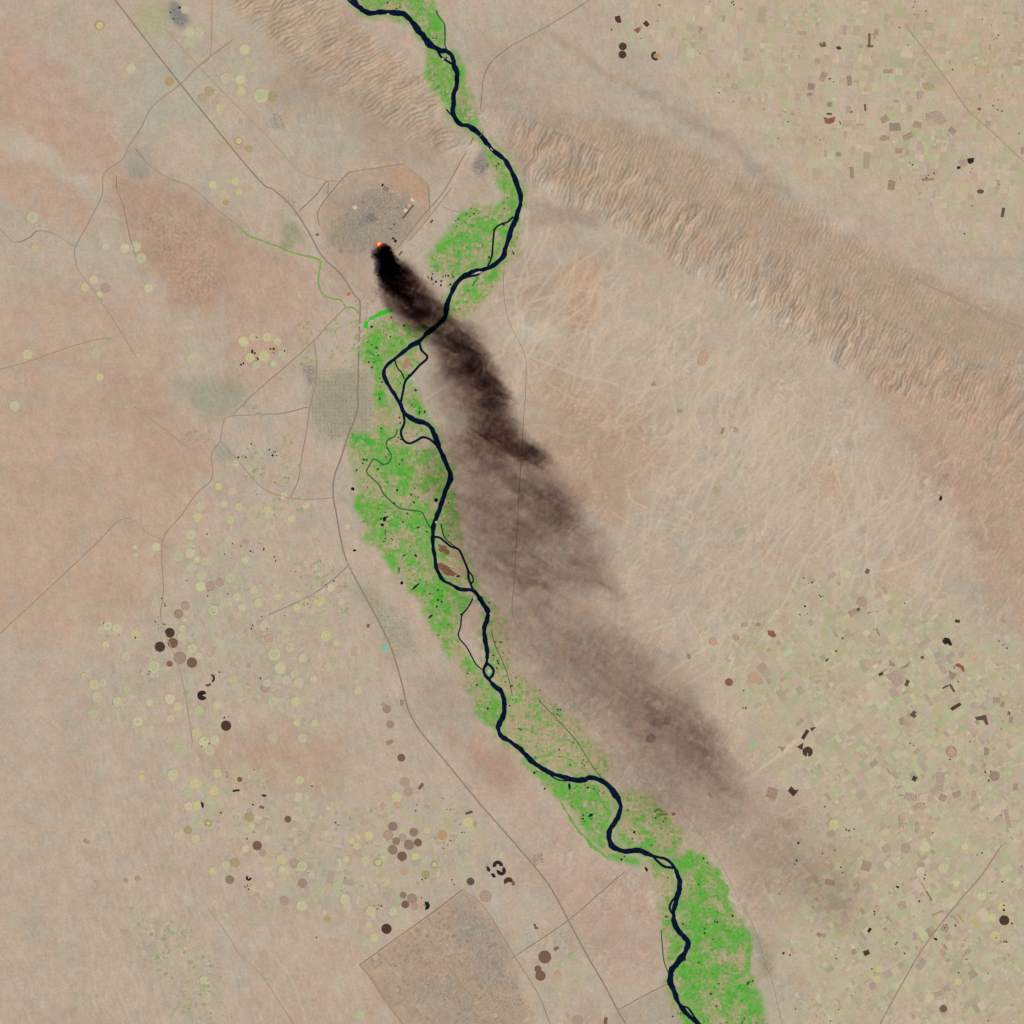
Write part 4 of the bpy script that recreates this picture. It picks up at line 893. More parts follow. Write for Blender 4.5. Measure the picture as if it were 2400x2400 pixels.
    (1544, 1908, 'a', (12, 8, 200, 330), 'rd'), (1556, 1909, 'r', (20, 4, -4), 'rd'), (1579, 1908, 'r', (9, 6, -10), 'rd'), (1666, 1865, 'r', (5, 14, -30), 'mv'),
]
LANDMARKS = [("refinery", 890, 480), ("airfield", 385, 1005), ("riverside town", 800, 950), ("turquoise pond", 902, 1518), ("burnt circle cluster", 402, 1515), ("lone dark circle", 530, 1701), ("darkest southern circle", 906, 2177), ("grey circle cluster", 945, 1970), ("black crescents", 1166, 2036), ("square compound", 1000, 2260), ("twin dark circles", 1460, 118), ("big red-brown field", 1944, 281), ("notched brown circle", 1893, 1762), ("black blocky field", 2219, 1504), ("dark east edge circle", 2354, 2157), ("orange-centred circle", 2230, 1762), ("dark diamond field", 1858, 1855), ("ochre circle", 397, 191), ("brown plateau", 420, 600), ("black dotted oasis", 610, 810), ("big mauve field", 2098, 1588), ("grey north-western camp", 425, 40), ("paired highway circles", 1268, 2270), ("three-way track junction", 245, 407), ("pale lone plain circle", 366, 1282), ("highway curve", 957, 1663), ("broken black arc", 494, 1594), ("black sliver field", 474, 1887), ("long mauve strip field", 2204, 1831), ("black north-eastern field", 2275, 377), ("L-shaped brown field", 2038, 96), ("rail line yellow circles", 730, 1410), ("western road fork", 245, 796), ("large brown highway circle", 1277, 2243), ("burning half circle", 998, 2123), ("red plain circle", 1709, 1599)]
DIRS = ['east', 'north-east', 'north', 'north-west', 'west', 'south-west', 'south', 'south-east']
ORD = ['', 'second', 'third', 'fourth', 'fifth', 'sixth', 'seventh', 'eighth', 'ninth', 'tenth', 'eleventh', 'twelfth']
labelled = []      # (object, x, y, noun)


def name_by_place(entries):
    """Give every entry a label from its look and its direction from a landmark; look-alikes in one direction are counted outward."""
    bins = {}
    for o, x, y, noun in entries:
        best = None
        for lm, lx, ly in LANDMARKS:
            d = math.hypot(x - lx, y - ly)
            if d < 14:
                continue
            if best is None or d < best[0]:
                best = (d, lm, lx, ly)
        d, lm, lx, ly = best
        k = int(round(math.atan2(ly - y, x - lx) / (math.pi / 4))) % 8
        bins.setdefault((noun, DIRS[k], lm), []).append((d, o))
    for (noun, dr, lm), lst in bins.items():
        lst.sort(key=lambda t: t[0])
        for i, (d, o) in enumerate(lst):
            if len(lst) == 1:
                o['label'] = '%s just %s of the %s' % (noun, dr, lm)
            elif i == 0:
                o['label'] = 'first %s going %s from the %s' % (noun, dr, lm)
            else:
                o['label'] = '%s %s going %s from the %s' % (ORD[min(i, 11)], noun, dr, lm)


def unit_disc(name, mat, nseg=36, a0=0, a1=360, r_in=0.0):
    """Disc, pie or ring segment of radius 1 with a short skirt."""
    full = abs(a1 - a0) >= 360
    t = np.radians(np.linspace(a0, a1, nseg + (0 if full else 1), endpoint=not full))
    ring = [(math.cos(v), math.sin(v)) for v in t]
    V, F = [], []
    m = len(ring)
    for x, y in ring: V.append((x, y, 0))
    if r_in > 0:
        for x, y in ring: V.append((x * r_in, y * r_in, 0))
    else:
        V.append((0, 0, 0))
    base = len(V)
    for x, y in ring: V.append((x, y, -.5))
    cnt = m if full else m - 1
    for i in range(cnt):
        j = (i + 1) % m
        if r_in > 0:
            F.append((i, j, j + m, i + m))
        else:
            F.append((i, j, m))
        F.append((i, i + base, j + base, j))
    me = bpy.data.meshes.new(name)
    me.from_pydata(V, [], F)
    me.materials.append(mat)
    return me


_disc_cache = {}


def disc(key, rings, f=1.0):
    """Round field mesh; f is how far the crop stands out from the dry soil."""
    k = (key, rings, f)
    if k not in _disc_cache:
        c = tuple(int(a * f + b * (1 - f)) for a, b in zip(C[key], (190, 171, 148)))
        _disc_cache[k] = unit_disc('round_field', field_mat(c, rings))
    return _disc_cache[k]


_fz = [0]


def place(o, x, y, r=None, extra=0.0, rot=0.0):
    rr = r or 8
    a = np.radians(np.arange(0, 360, 45))
    z = relief(np.r_[x, x + rr * np.cos(a), x + .5 * rr * np.cos(a)], np.r_[y, y + rr * np.sin(a), y + .5 * rr * np.sin(a)]).max()
    _fz[0] = (_fz[0] + 1) % 40
    o.location = P(x, y, z + .05 + .004 * _fz[0] + extra)
    if r: o.scale = (r * S, r * S, 1)
    o.rotation_euler = (0, 0, rot)


def parse(txt):
    for line in txt.strip().splitlines():
        for t in line.split('|'):
            x, y, r, k = t.split()
            if float(r) > 0:
                yield float(x), float(y), float(r), k


entries = []
fr = np.random.default_rng(21)
for x, y, r, k in parse(CIRCLES):
    o = link('crop_circle', disc(k, .035, float(fr.choice([.5, .7, .85, 1.0]))))
    place(o, x, y, r, rot=fr.uniform(0, 6))
    tag(o, None, 'crop field', 'irrigated crop circles')
    entries.append((o, x, y, CW[k] + ' round field'))
    if fr.random() < .25:      # a pivot centre of another green
        cme = disc({'pg': 'lg', 'yg': 'pg', 'cr': 'yg', 'lg': 'pg', 'ol': 'yg', 'oc': 'ol', 'gn': 'lg'}[k], .02)
        c = link('centre_plot', cme, o)
        c.location = (fr.uniform(-.08, .08), fr.uniform(-.08, .08), .03)
        q = fr.uniform(.4, .72); c.scale = (q, q, .5)
for x, y, r, k in parse(BURNT_C):
    o = link('burnt_circle', disc(k, .12 if k in ('db', 'br', 'bk', 'dg') else .06))
    place(o, x, y, r, .02, rot=fr.uniform(0, 6))
    tag(o, None, 'crop field', 'harvested and burnt crop circles')
    entries.append((o, x, y, CW[k] + ' circle'))
for x, y, kind, prm, k in SHAPED:
    mat = field_mat(C[k] if k not in ('mv', 'pmv', 'gr', 'ol', 'or') else tuple(int(.72 * a + .28 * b) for a, b in zip(C[k], (188, 171, 146))), 0, .2)
    if kind == 'w':
        o = link('burnt_field', unit_disc('pie_field', mat, 30, -prm[2], -prm[1])); place(o, x, y, prm[0], .03)
        noun = 'notched circle'
    elif kind == 'c':
        o = link('burnt_field', unit_disc('ring_field', mat)); place(o, x, y, prm[0], .03)
        noun = 'round field'
    elif kind == 'a':
        o = link('burnt_field', unit_disc('arc_field', mat, 24, -prm[3], -prm[2], prm[1] / prm[0])); place(o, x, y, prm[0], .05)
        noun = 'curved field'
    elif kind == 'e':
        o = link('burnt_field', unit_disc('oval_field', mat)); place(o, x, y, max(prm[:2]), .03, -math.radians(prm[2]))
        o.scale = (prm[0] * S, prm[1] * S, 1)
        noun = 'oval field'
    else:
        if kind == 'r':
            w, h, a = prm
            a = math.radians(a)
            jj = lambda: fr.uniform(.86, 1.08)
            q = [(-w / 2 * jj(), -h / 2 * jj()), (fr.uniform(-.1, .1) * w, -h / 2 * jj()), (w / 2 * jj(), -h / 2 * jj()), (w / 2 * jj(), fr.uniform(-.1, .1) * h), (w / 2 * jj(), h / 2 * jj()), (-w / 2 * jj(), h / 2 * jj())]
            q = [(x + u * math.cos(a) - v * math.sin(a), y + u * math.sin(a) + v * math.cos(a)) for u, v in q]
            noun = 'strip field' if max(w, h) > 2.2 * min(w, h) else 'square field'
        else:
            q = [(x + u, y + v) for u, v in prm]
            noun = 'jagged field'
        me, c, top = slab_mesh('angular_field', q, mat, .10, (x, y))
        o = link('burnt_field', me)
        _fz[0] = (_fz[0] + 1) % 40
        o.location = P(c[0], c[1], top + .004 * _fz[0])
    tag(o, None, 'crop field', 'burnt and fallow plots', 'thing')
    entries.append((o, x, y, CW[k] + ' ' + noun))
    if (x, y) == (2230, 1762):
        c = link('centre_plot', unit_disc('ring_field_centre', field_mat(C['or'], 0, .1)), o); c.scale = (.66, .66, .4); c.location = (0, 0, .04)
name_by_place(entries)

# ---------------------------------------------------------------- crop plots, orchards, houses: too many to count
def box_stuff(name, x, y, w, h, ang, rgb, zoff, height, mat, keep=None, jit=.18):
    """Low boxes at map points, one colour each."""
    if keep is not None:
        x, y, w, h, ang, rgb, zoff = x[keep], y[keep], w[keep], h[keep], ang[keep], rgb[keep], zoff[keep]
    N = len(x)
    ca, sa = np.cos(ang), np.sin(ang)
    sx = np.array([-.5, .5, .5, -.5]); sy = np.array([-.5, -.5, .5, .5])
    jig = 1 + rng.uniform(-jit, jit, (N, 4, 2))
    ux = w[:, None] * sx * jig[:, :, 0]; uy = h[:, None] * sy * jig[:, :, 1]
    X = x[:, None] + ux * ca[:, None] - uy * sa[:, None]
    Y = y[:, None] + ux * sa[:, None] + uy * ca[:, None]
    z = relief(x, y)
    zc = relief(X.ravel(), Y.ravel()).reshape(N, 4)
    top = np.maximum(z, zc.max(1)) + zoff + height
    T = np.stack([(X - 1200) * S, (1200 - Y) * S, np.repeat(top[:, None], 4, 1)], 2)
    B = T.copy(); B[:, :, 2] -= height + .25
    V = np.concatenate([T, B], 1).reshape(-1, 3)
    o = (np.arange(N) * 8)[:, None]
    F = np.concatenate([o + np.array([[3, 2, 1, 0]]), o + np.array([[0, 1, 5, 4]]), o + np.array([[1, 2, 6, 5]]), o + np.array([[2, 3, 7, 6]]), o + np.array([[3, 0, 4, 7]])], 1).reshape(-1, 4)
    colr = np.repeat(lin(rgb), 5, 0)
    return link(name, np_mesh(name, V, F, mat, colr))


plot_mat = tint_mat('crop_plot_soil', 1.1, .10)
dR = lambda x, y: G8.sample(DG_R, x, y)


def scatter(poly, N, seed):
    r = np.random.default_rng(seed)
    p = np.array(poly)
    lo, hi = p.min(0), p.max(0)
    x = r.uniform(lo[0], hi[0], N * 6); y = r.uniform(lo[1], hi[1], N * 6)
    ok = poly_sd(poly, x, y) > 0
    return x[ok][:N], y[ok][:N]


FARM_PAL = np.array([(190, 190, 146), (172, 182, 132), (178, 188, 138), (196, 186, 146), (200, 186, 156), (168, 180, 132), (176, 156, 136), (168, 148, 132), (196, 166, 140), (186, 176, 124), (160, 152, 122), (204, 192, 160), (192, 170, 150)], float)
def patchwork(poly, ang0, spacing, target, r):
    """Blocks of fields that share their edges: jittered blocks along a smooth direction, each split again and again."""
    p = np.array(poly, float)
    cx, cy = p.mean(0)
    R = np.hypot(*(p.max(0) - p.min(0))) / 2 + spacing
    out = []
    ca, sa = math.cos(ang0), math.sin(ang0)
    for gu in np.arange(-R, R, spacing):
        for gv in np.arange(-R, R, spacing * .85):
            u = gu + r.normal(0, spacing * .06); v = gv + r.normal(0, spacing * .06) + .18 * spacing * math.sin(gu / 40)
            bx, by = cx + u * ca - v * sa, cy + u * sa + v * ca
            if not (-30 < bx < 2430 and -30 < by < 2430):
                continue
            a = ang0 + r.normal(0, .05)
            todo = [(0, 0, spacing * .97, spacing * .83)]
            tgt = target * r.choice([.35, .7, 1, 1.8])
            while todo:
                x, y, w, h = todo.pop()
                if w * h < tgt * r.uniform(.5, 2.2) or min(w, h) < 2.6:
                    out.append((bx + x * math.cos(a) - y * math.sin(a), by + x * math.sin(a) + y * math.cos(a), w, h, a))
                    continue
                t = r.uniform(.3, .7)
                if w * r.uniform(.6, 1.6) > h:
                    todo += [(x - w / 2 + w * t / 2, y, w * t, h), (x + w / 2 - w * (1 - t) / 2, y, w * (1 - t), h)]
                else:
                    todo += [(x, y - h / 2 + h * t / 2, w, h * t), (x, y + h / 2 - h * (1 - t) / 2, w, h * (1 - t))]
    q = np.array(out)
    ok = poly_sd(poly, q[:, 0], q[:, 1]) > 0
    return q[ok].T


for fi, (N, smin, smax, kmin, kmax) in enumerate([(0, 0, 0, .3, .8), (0, 0, 0, .4, .85), (1700, 5, 15, .2, .75), (700, 4, 12, .15, .5), (300, 4, 12, .1, .5), (260, 4, 9, .2, .6), (120, 6, 16, .1, .5), (300, 4, 12, .15, .5), (300, 4, 10, .2, .6)]):
    poly = FARMS[fi][0]
    r = np.random.default_rng(400 + fi)
    x, y, w, h, ang = patchwork(poly, FARMS[fi][3], [46, 42, 40, 38, 40, 30, 44, 36, 34][fi], [230, 190, 130, 90, 90, 50, 130, 90, 70][fi], r)
    x = x + 10 * gnoise(x / 120, y / 120, 45); y = y + 10 * gnoise(x / 120, y / 120, 46)
    N = len(x)
    pc = FARM_PAL[np.minimum((r.random(N) ** 1.15 * len(FARM_PAL)).astype(int), len(FARM_PAL) - 1)]
    k = (kmin * .5 + (kmax - kmin * .5) * r.random(N) ** 2.0)[:, None]
    rgb = soil(x, y) * (1 - k) + pc * k + r.normal(0, 3, (N, 1))
    keep = (x > -20) & (x < 2420) & (y > -20) & (y < 2420) & (dR(x, y) > 20) & (r.random(N) < sstep(-10, 130, poly_sd(poly, x, y) + 60 * gnoise(x / 90, y / 90, 38)) * np.clip([.6, .78, .6, .4, .4, .5, .4, .5, .5][fi] + fbm(x, y, 90, 2, 39) * 1.3, .12, .95))
    o = box_stuff('crop_plots', x, y, w, h, ang, rgb, r.uniform(0, .05, N), .02, plot_mat, keep, .05)
    tag(o, ['patchwork of small dry fields across the north-eastern plain', 'dense patchwork of small fields across the south-eastern plain', 'scattered small fields around the southern crop circles', 'small faded fields among the western crop circles', 'faint fields in the north-west beside the highway', 'small green gardens in the empty south-west', 'sparse fields on the pale eastern plain', 'small fields beside the southern highway', 'small fields east of the southern valley'][fi], 'fields', 'field patchwork', 'stuff')

comp = [(848, 2264), (1084, 2092), (1150, 2154), (1258, 2400), (985, 2410), (950, 2396)]
r = np.random.default_rng(31)
x, y, w, h, ang = patchwork(comp, -.634, 30, 45, r)
N = len(x)
k = (.08 + .55 * r.random(N) ** 1.6)[:, None]
pal = np.array([(146, 138, 126), (184, 160, 134), (160, 160, 140), (196, 176, 152), (140, 126, 112), (186, 150, 124)], float)
o = box_stuff('compound_plots', x, y, w, h, ang, soil(x, y) * (1 - k) + pal[r.integers(0, 6, N)] * k, r.uniform(0, .04, N), .02, plot_mat, r.random(N) < .8, .05)
tag(o, 'grid of grey and tan yards inside the square southern compound', 'yards', 'field patchwork', 'stuff')

GREENS = np.array([(92, 170, 56), (112, 176, 66), (76, 158, 50), (130, 172, 84), (150, 170, 98), (104, 160, 76), (178, 164, 124), (190, 156, 122), (168, 176, 112)], float)
for fi, (poly, share) in enumerate(FLOOD):
    r = np.random.default_rng(600 + fi)
    x, y, w, h, ang = patchwork(poly, fi * .7 - .5, 17, 26, r)
    x = x + 12 * gnoise(x / 60, y / 60, 47); y = y + 12 * gnoise(x / 60, y / 60, 48)
    N = len(x)
    vn = veg_noise(x, y) + (share - .5) * 1.4
    isg = r.random(N) < np.clip(.5 + vn * 1.1, .04, .96)
    idx = np.where(isg, r.integers(0, 6, N), r.integers(4, 9, N))
    k = r.uniform(.1, .7, N)[:, None]
    rgb = soil(x, y) * (1 - k) + GREENS[idx] * k + r.normal(0, 5, (N, 1))
    o = box_stuff('valley_crops', x, y, w, h, ang, rgb, r.uniform(0, .04, N), .02, plot_mat, (dR(x, y) > 8) & (poly_sd(poly, x, y) + 14 * gnoise(x / 30, y / 30, 29) > 7) & (r.random(N) < .8), .08)
    where = ['at the top edge of the valley', 'on the west bank below the gorge', 'on the east bank beside the smoke', 'along the whole middle west bank', 'on the long split island', 'on the triangular island', 'on the east bank opposite the town', 'east of the brown teardrop island', 'on the brown teardrop island', 'on the east bank above the ring islet', 'on the hazy east bank plain', 'on the lower west bank', 'inside the lower east bend', 'on the broad southern fan', 'on the narrow southern west bank', 'at the bottom edge west bank'][fi]
    tag(o, 'green irrigated crop plots ' + where, 'crops', 'irrigated valley crops', 'stuff')

# dark little tree plots and ponds in the valley and the farmland
tree_mat = tint_mat('orchard_leaves', 2.0, .25)
def dots(polys, n, seed, smin, smax, pal, lab, name='orchards'):
    xs, ys = [], []
    for i, p in enumerate(polys):
        a, b = scatter(p, n[i], seed + i); xs.append(a); ys.append(b)
    x = np.concatenate(xs); y = np.concatenate(ys)
    r = np.random.default_rng(seed + 50)
    # gather them into little groups
    j = r.integers(0, len(x), len(x))
    pull = r.random(len(x)) < .55
    x = np.where(pull, x[j] + r.normal(0, 7, len(x)), x); y = np.where(pull, y[j] + r.normal(0, 7, len(x)), y)
    N = len(x)
    w = r.uniform(smin, smax, N); h = w * r.uniform(.5, 1.4, N)
    pal = np.array(pal, float)
    rgb = pal[r.integers(0, len(pal), N)]
    o = box_stuff(name, x, y, w, h, r.uniform(0, 1, N), rgb, .06 + r.uniform(0, .03, N), .1, tree_mat, dR(x, y) > 10)
    tag(o, lab, 'orchards', 'small dark orchards', 'stuff')


flood_polys = [p for p, s in FLOOD]
dots(flood_polys, [8, 22, 8, 95, 3, 4, 6, 8, 5, 12, 22, 26, 10, 32, 8, 5], 700, 2.0, 4.4, [(26, 40, 32), (34, 52, 36), (40, 38, 36), (30, 70, 40)], 'tiny dark orchards and ponds dotted through the green valley')
dots([FARMS[1][0]], [130], 760, 1.8, 4.2, [(44, 54, 40), (40, 44, 40), (70, 96, 62), (60, 56, 48)], 'tiny dark tree plots dotted over the south-eastern fields')
dots([FARMS[0][0], FARMS[2][0], FARMS[3][0]], [60, 60, 60], 770, 1.8, 3.6, [(60, 64, 50), (74, 100, 62), (66, 58, 50)], 'tiny tree plots among the outer fields')
dots([[(1000, 640), (1050, 640), (1060, 670), (1010, 672)], [(540, 790), (670, 790), (675, 860), (545, 860)], [(555, 1050), (660, 1050), (660, 1100), (560, 1100)], [(395, 10), (440, 20), (440, 60), (405, 50)]], [18, 14, 9, 8], 780, 2.2, 4.6, [(28, 34, 30), (36, 60, 40), (40, 40, 38)], 'clusters of black tree plots at the oasis and beside the smoke')

dots([[(540, 1060), (700, 1010), (720, 1200), (580, 1210)], [(700, 760), (850, 740), (850, 860), (720, 880)], [(660, 1330), (820, 1290), (830, 1440), (760, 1440)], [(300, 2130), (480, 2180), (560, 2400), (420, 2400)], [(560, 960), (600, 940), (620, 980), (580, 985)]], [70, 80, 80, 110, 10], 790, 2.5, 8.0, [(160, 170, 118), (166, 172, 126), (178, 180, 138), (146, 164, 108), (180, 168, 136)], 'small green garden plots west of the river', 'garden_plots')

# the towns: small flat-roofed houses
house_mat = tint_mat('house_plaster', 1.5, .1)
TOWNS = [
    ([(735, 880), (780, 860), (872, 875), (876, 1008), (820, 1035), (750, 1025), (728, 960)], 2600, 'grey riverside town of small flat-roofed houses west of the river', [(150, 146, 126), (172, 162, 138), (158, 152, 128), (182, 170, 148), (150, 154, 122)]),
    ([(830, 700), (900, 650), (920, 690), (860, 740), (840, 735)], 260, 'small town houses between the highway and the smoke', [(150, 140, 124), (186, 170, 150), (160, 150, 130)]),
    ([(845, 1390), (930, 1425), (985, 1530), (925, 1545), (880, 1460)], 500, 'pale green-grey suburb between the highway and the valley', [(164, 158, 134), (176, 168, 142), (158, 156, 130)]),
    ([(710, 860), (742, 850), (745, 905), (718, 908)], 160, 'small mauve village west of the riverside town', [(140, 124, 114), (170, 150, 136)]),
    ([(1115, 355), (1142, 350), (1146, 395), (1125, 420), (1105, 400)], 180, 'dark grey village on the slope below the gorge', [(130, 122, 116), (156, 144, 132), (110, 104, 104)]),
    ([(400, 5), (425, 8), (445, 48), (430, 66), (402, 48)], 90, 'grey north-western camp beside the pale fields', [(132, 128, 124), (150, 146, 140), (112, 110, 110)]),
    ([(635, 265), (670, 262), (672, 300), (635, 310)], 110, 'small grey camp between the rail bed and the hills', [(140, 132, 122), (160, 150, 136)]),
    ([(430, 1010), (495, 1005), (490, 1040), (440, 1050)], 130, 'airfield buildings at the runway end', [(138, 132, 122), (170, 160, 146), (196, 186, 170)]),
    ([(1240, 2000), (1270, 1995), (1275, 2020), (1255, 2032)], 110, 'small dark village east of the southern highway', [(136, 130, 120), (120, 118, 110)]),
    ([(1080, 2120), (1180, 2200), (1230, 2360), (1130, 2380), (1000, 2330), (960, 2290), (880, 2265), (1000, 2190), (1050, 2150)], 1500, 'scattered buildings inside the square southern compound', [(140, 130, 120), (170, 156, 140), (150, 156, 142), (196, 186, 170)]),
    ([(2200, 1110), (2225, 1110), (2220, 1145), (2195, 1140)], 70, 'small grey settlement on the brown eastern slope', [(150, 136, 126), (170, 156, 142)]),
    ([(1765, 2185), (1800, 2230), (1815, 2280), (1785, 2285)], 150, 'pale village beside the southern valley fan', [(156, 150, 128), (176, 166, 144)]),
    ([(1310, 2185), (1335, 2180), (1340, 2210), (1312, 2210)], 80, 'grey farm settlement beside the southern highway', [(150, 146, 124), (160, 154, 132)]),
    ([(790, 500), (870, 440), (950, 465), (965, 530), (930, 585), (905, 570), (870, 590), (810, 600), (765, 560)], 1600, 'grey yards pipes and sheds of the refinery', [(134, 128, 118), (172, 158, 140), (150, 140, 126), (188, 170, 150), (140, 142, 120), (186, 150, 134)]),
    ([(765, 520), (800, 500), (810, 560), (780, 580)], 120, 'green gardens beside the refinery', [(150, 160, 100), (130, 150, 84), (168, 160, 124)]),
    ([(660, 440), (700, 480), (715, 520), (700, 525), (655, 455)], 40, 'row of small blocks along the highway west of the refinery', [(140, 132, 122), (160, 152, 140)]),
]
for ti, (poly, N, lab, pal) in enumerate(TOWNS):
    x, y = scatter(poly, N, 800 + ti)
    q = poly_sd(poly, x, y) + 22 * gnoise(x / 24, y / 24, 37) > 3
    x, y = x[q], y[q]
    N = len(x)
    r = np.random.default_rng(850 + ti)
    g = 5.0
    if ti in (0, 2):      # streets: houses fall into blocks
        bx = np.floor(x / 9) * 9; by = np.floor(y / 9) * 9
        x = bx + 1.5 + (x - bx) * .66; y = by + 1.5 + (y - by) * .66
    pal = np.array(pal, float)
    k = r.uniform(.15, .75, N)[:, None]
    rgb = soil(x, y) * (1 - k) + pal[r.integers(0, len(pal), N)] * k
    w = r.uniform(1.2, 3.2, N)
    o = box_stuff('town_houses', x, y, w, w * r.uniform(.6, 1.5, N), np.full(N, .1 + .3 * ti), rgb, r.uniform(.02, .06, N), .08, house_mat)
    tag(o, lab, 'houses', 'towns and villages', 'stuff')

# ---------------------------------------------------------------- the refinery
def cyl(name, r, h, mat, nseg=20):
    V = [(r * math.cos(2 * math.pi * i / nseg), r * math.sin(2 * math.pi * i / nseg), z) for z in (0, h) for i in range(nseg)]
    F = [(i, (i + 1) % nseg, nseg + (i + 1) % nseg, nseg + i) for i in range(nseg)]
    me = bpy.data.meshes.new(name); me.from_pydata(V, [], F); me.materials.append(mat)
    return me


def cone(name, r, z0, z1, mat, nseg=20):
    V = [(r * math.cos(2 * math.pi * i / nseg), r * math.sin(2 * math.pi * i / nseg), z0) for i in range(nseg)] + [(0, 0, z1)]
    F = [(i, (i + 1) % nseg, nseg) for i in range(nseg)]
    me = bpy.data.meshes.new(name); me.from_pydata(V, [], F); me.materials.append(mat)
    return me


COUNT = 'first second third fourth fifth sixth seventh eighth ninth tenth eleventh twelfth thirteenth fourteenth fifteenth sixteenth seventeenth eighteenth'.split()
tank_w = field_mat((216, 206, 186), 0, .05)
tank_g = field_mat((150, 142, 132), 0, .08)
tank_d = field_mat((118, 112, 108), 0, .08)
for kind, (mat, word) in enumerate([(tank_w, 'white'), (tank_g, 'grey'), (tank_d, 'dark grey')]):
    body = cyl('tank_wall', 1, .18, mat); roof = cone('tank_roof', 1.04, .18, .24, mat)
    r = np.random.default_rng(900 + kind)
    spots = {0: [(889, 509), (893, 507), (902, 518), (860, 487), (826, 484), (831, 488), (920, 448), (907, 472), (897, 474), (912, 480), (846, 507), (925, 471), (884, 502), (899, 530), (886, 520), (836, 494), (917, 498), (906, 483)],
             1: [(r.uniform(835, 950), r.uniform(450, 570)) for _ in range(14)], 2: [(r.uniform(858, 882), r.uniform(498, 520)) for _ in range(8)] + [(r.uniform(898, 922), r.uniform(436, 458)) for _ in range(6)]}[kind]
    spots.sort()
    for i, (x, y) in enumerate(spots):
        q = r.uniform(.9, 1.5) * (1.0 if kind else .9)
        t = bpy.data.objects.new('storage_tank', None); col.objects.link(t)
        t.location = P(x, y, ground_z(x, y) + .02); t.scale = (q * S, q * S, 1)
        link('tank_wall', body, t); link('tank_roof', roof, t)
        tag(t, '%s %s storage tank counting from the west inside the octagonal refinery' % (COUNT[i], word), 'storage tank', word + ' tanks of the refinery')


def building(name, x, y, w, h, ang, rgb, label, height=.22, group=None, roof=None):
    t = bpy.data.objects.new(name, None); col.objects.link(t)
    t.location = P(x, y, ground_z(x, y) - .02); t.rotation_euler = (0, 0, -math.radians(ang))
    a, b_ = w * S / 2, h * S / 2
    V = [(-a, -b_, 0), (a, -b_, 0), (a, b_, 0), (-a, b_, 0), (-a, -b_, height), (a, -b_, height), (a, b_, height), (-a, b_, height)]
    me = bpy.data.meshes.new('wall'); me.from_pydata(V, [], [(0, 1, 5, 4), (1, 2, 6, 5), (2, 3, 7, 6), (3, 0, 4, 7)]); me.materials.append(field_mat(rgb, 0, .06))
    link('wall', me, t)
    a *= 1.03; b_ *= 1.03
    V = [(-a, -b_, height), (a, -b_, height), (a, b_, height), (-a, b_, height), (-a, 0, height + .05), (a, 0, height + .05)]
    me = bpy.data.meshes.new('roof'); me.from_pydata(V, [], [(0, 1, 5, 4), (2, 3, 4, 5), (0, 4, 3), (1, 2, 5)]); me.materials.append(field_mat(roof or rgb, 0, .1))
    link('roof', me, t)
    tag(t, label, 'building', group)
    return t


building('warehouse', 966, 468, 5, 10, 50 - 90, (222, 200, 184), 'white roofed warehouse at the north end of the pink sheds', group='pink sheds of the refinery')
building('warehouse', 959, 481, 5, 6, 50 - 90, (208, 180, 168), 'small pink shed in the middle of the shed row', group='pink sheds of the refinery')
building('warehouse', 953, 486, 6, 6, 50 - 90, (182, 128, 114), 'dusky red shed beside the pink sheds', group='pink sheds of the refinery')
building('warehouse', 950, 493, 9, 8, 50 - 90, (226, 190, 180), 'bright pink shed at the south end of the shed row', group='pink sheds of the refinery')
building('long_hall', 957, 496, 3.0, 40, 39, (96, 88, 78), 'long thin dark hall beside the pink sheds', roof=(98, 90, 80))
for i, (x, y, w, h, a, c, lab) in enumerate([
    (897, 434, 4, 6, 30, (52, 42, 36), 'tiny black building in the north of the refinery'), (927, 565, 6, 7, 30, (54, 44, 38), 'small black block northeast of the fire'), (922, 559, 5, 5, 20, (50, 40, 34), 'smaller black block nearer the fire'),
    (939, 594, 4, 12, 35, (120, 104, 86), 'brown shed just east of the smoke column'), (1012, 519, 4, 9, 38, (92, 80, 70), 'small dark shed east of the double road'), (744, 550, 5, 5, 0, (92, 82, 72), 'small dark block on the west perimeter of the refinery'),
    (924, 526, 6, 4, 10, (120, 106, 92), 'brown block in the refinery storage yard'), (916, 537, 4, 4, 0, (124, 108, 94), 'small brown block south of the storage yard'), (933, 488, 7, 7, 40, (140, 136, 120), 'grey process block beside the long hall'), (880, 470, 10, 7, 40, (150, 142, 126), 'large grey process block amid the refinery'),
    (870, 510, 18, 14, 40, (132, 126, 118), 'large dark grey tank yard block of the refinery'), (848, 526, 10, 10, 40, (144, 138, 126), 'square grey block west of the tank yard'), (905, 444, 12, 9, 40, (136, 130, 122), 'grey block north of the process units'), (800, 590, 8, 8, 30, (150, 142, 130), 'grey block by the western gate'), (832, 486, 9, 9, 40, (206, 190, 176), 'pale pink block in the western refinery'),
    (818, 689, 9, 5, -40, (196, 104, 72), 'orange roofed block beside the highway')]):
    building('refinery_block', x, y, w, h, a, c, lab, .2, 'blocks of the refinery')
building('pumping_station', 2201, 1154, 4, 4, 0, (226, 214, 190), 'white block at the dark desert reservoir')
me, c, top = slab_mesh('reservoir', wobble(2205, 1168, 3.2, 6.5, .15, 14, .2, 77), wm, .12)
o = link('reservoir', me); o.location = P(c[0], c[1], top); tag(o, 'small black reservoir on the brown eastern slope', 'reservoir', kind='structure')
me, c, top = slab_mesh('pond', wobble(902, 1518, 5, 10, .1, 12, .25, 78), field_mat((122, 190, 166), 0, .08), .12)
o = link('pond', me); o.location = P(c[0], c[1], top); tag(o, 'small turquoise pond beside the highway', 'pond', kind='structure')
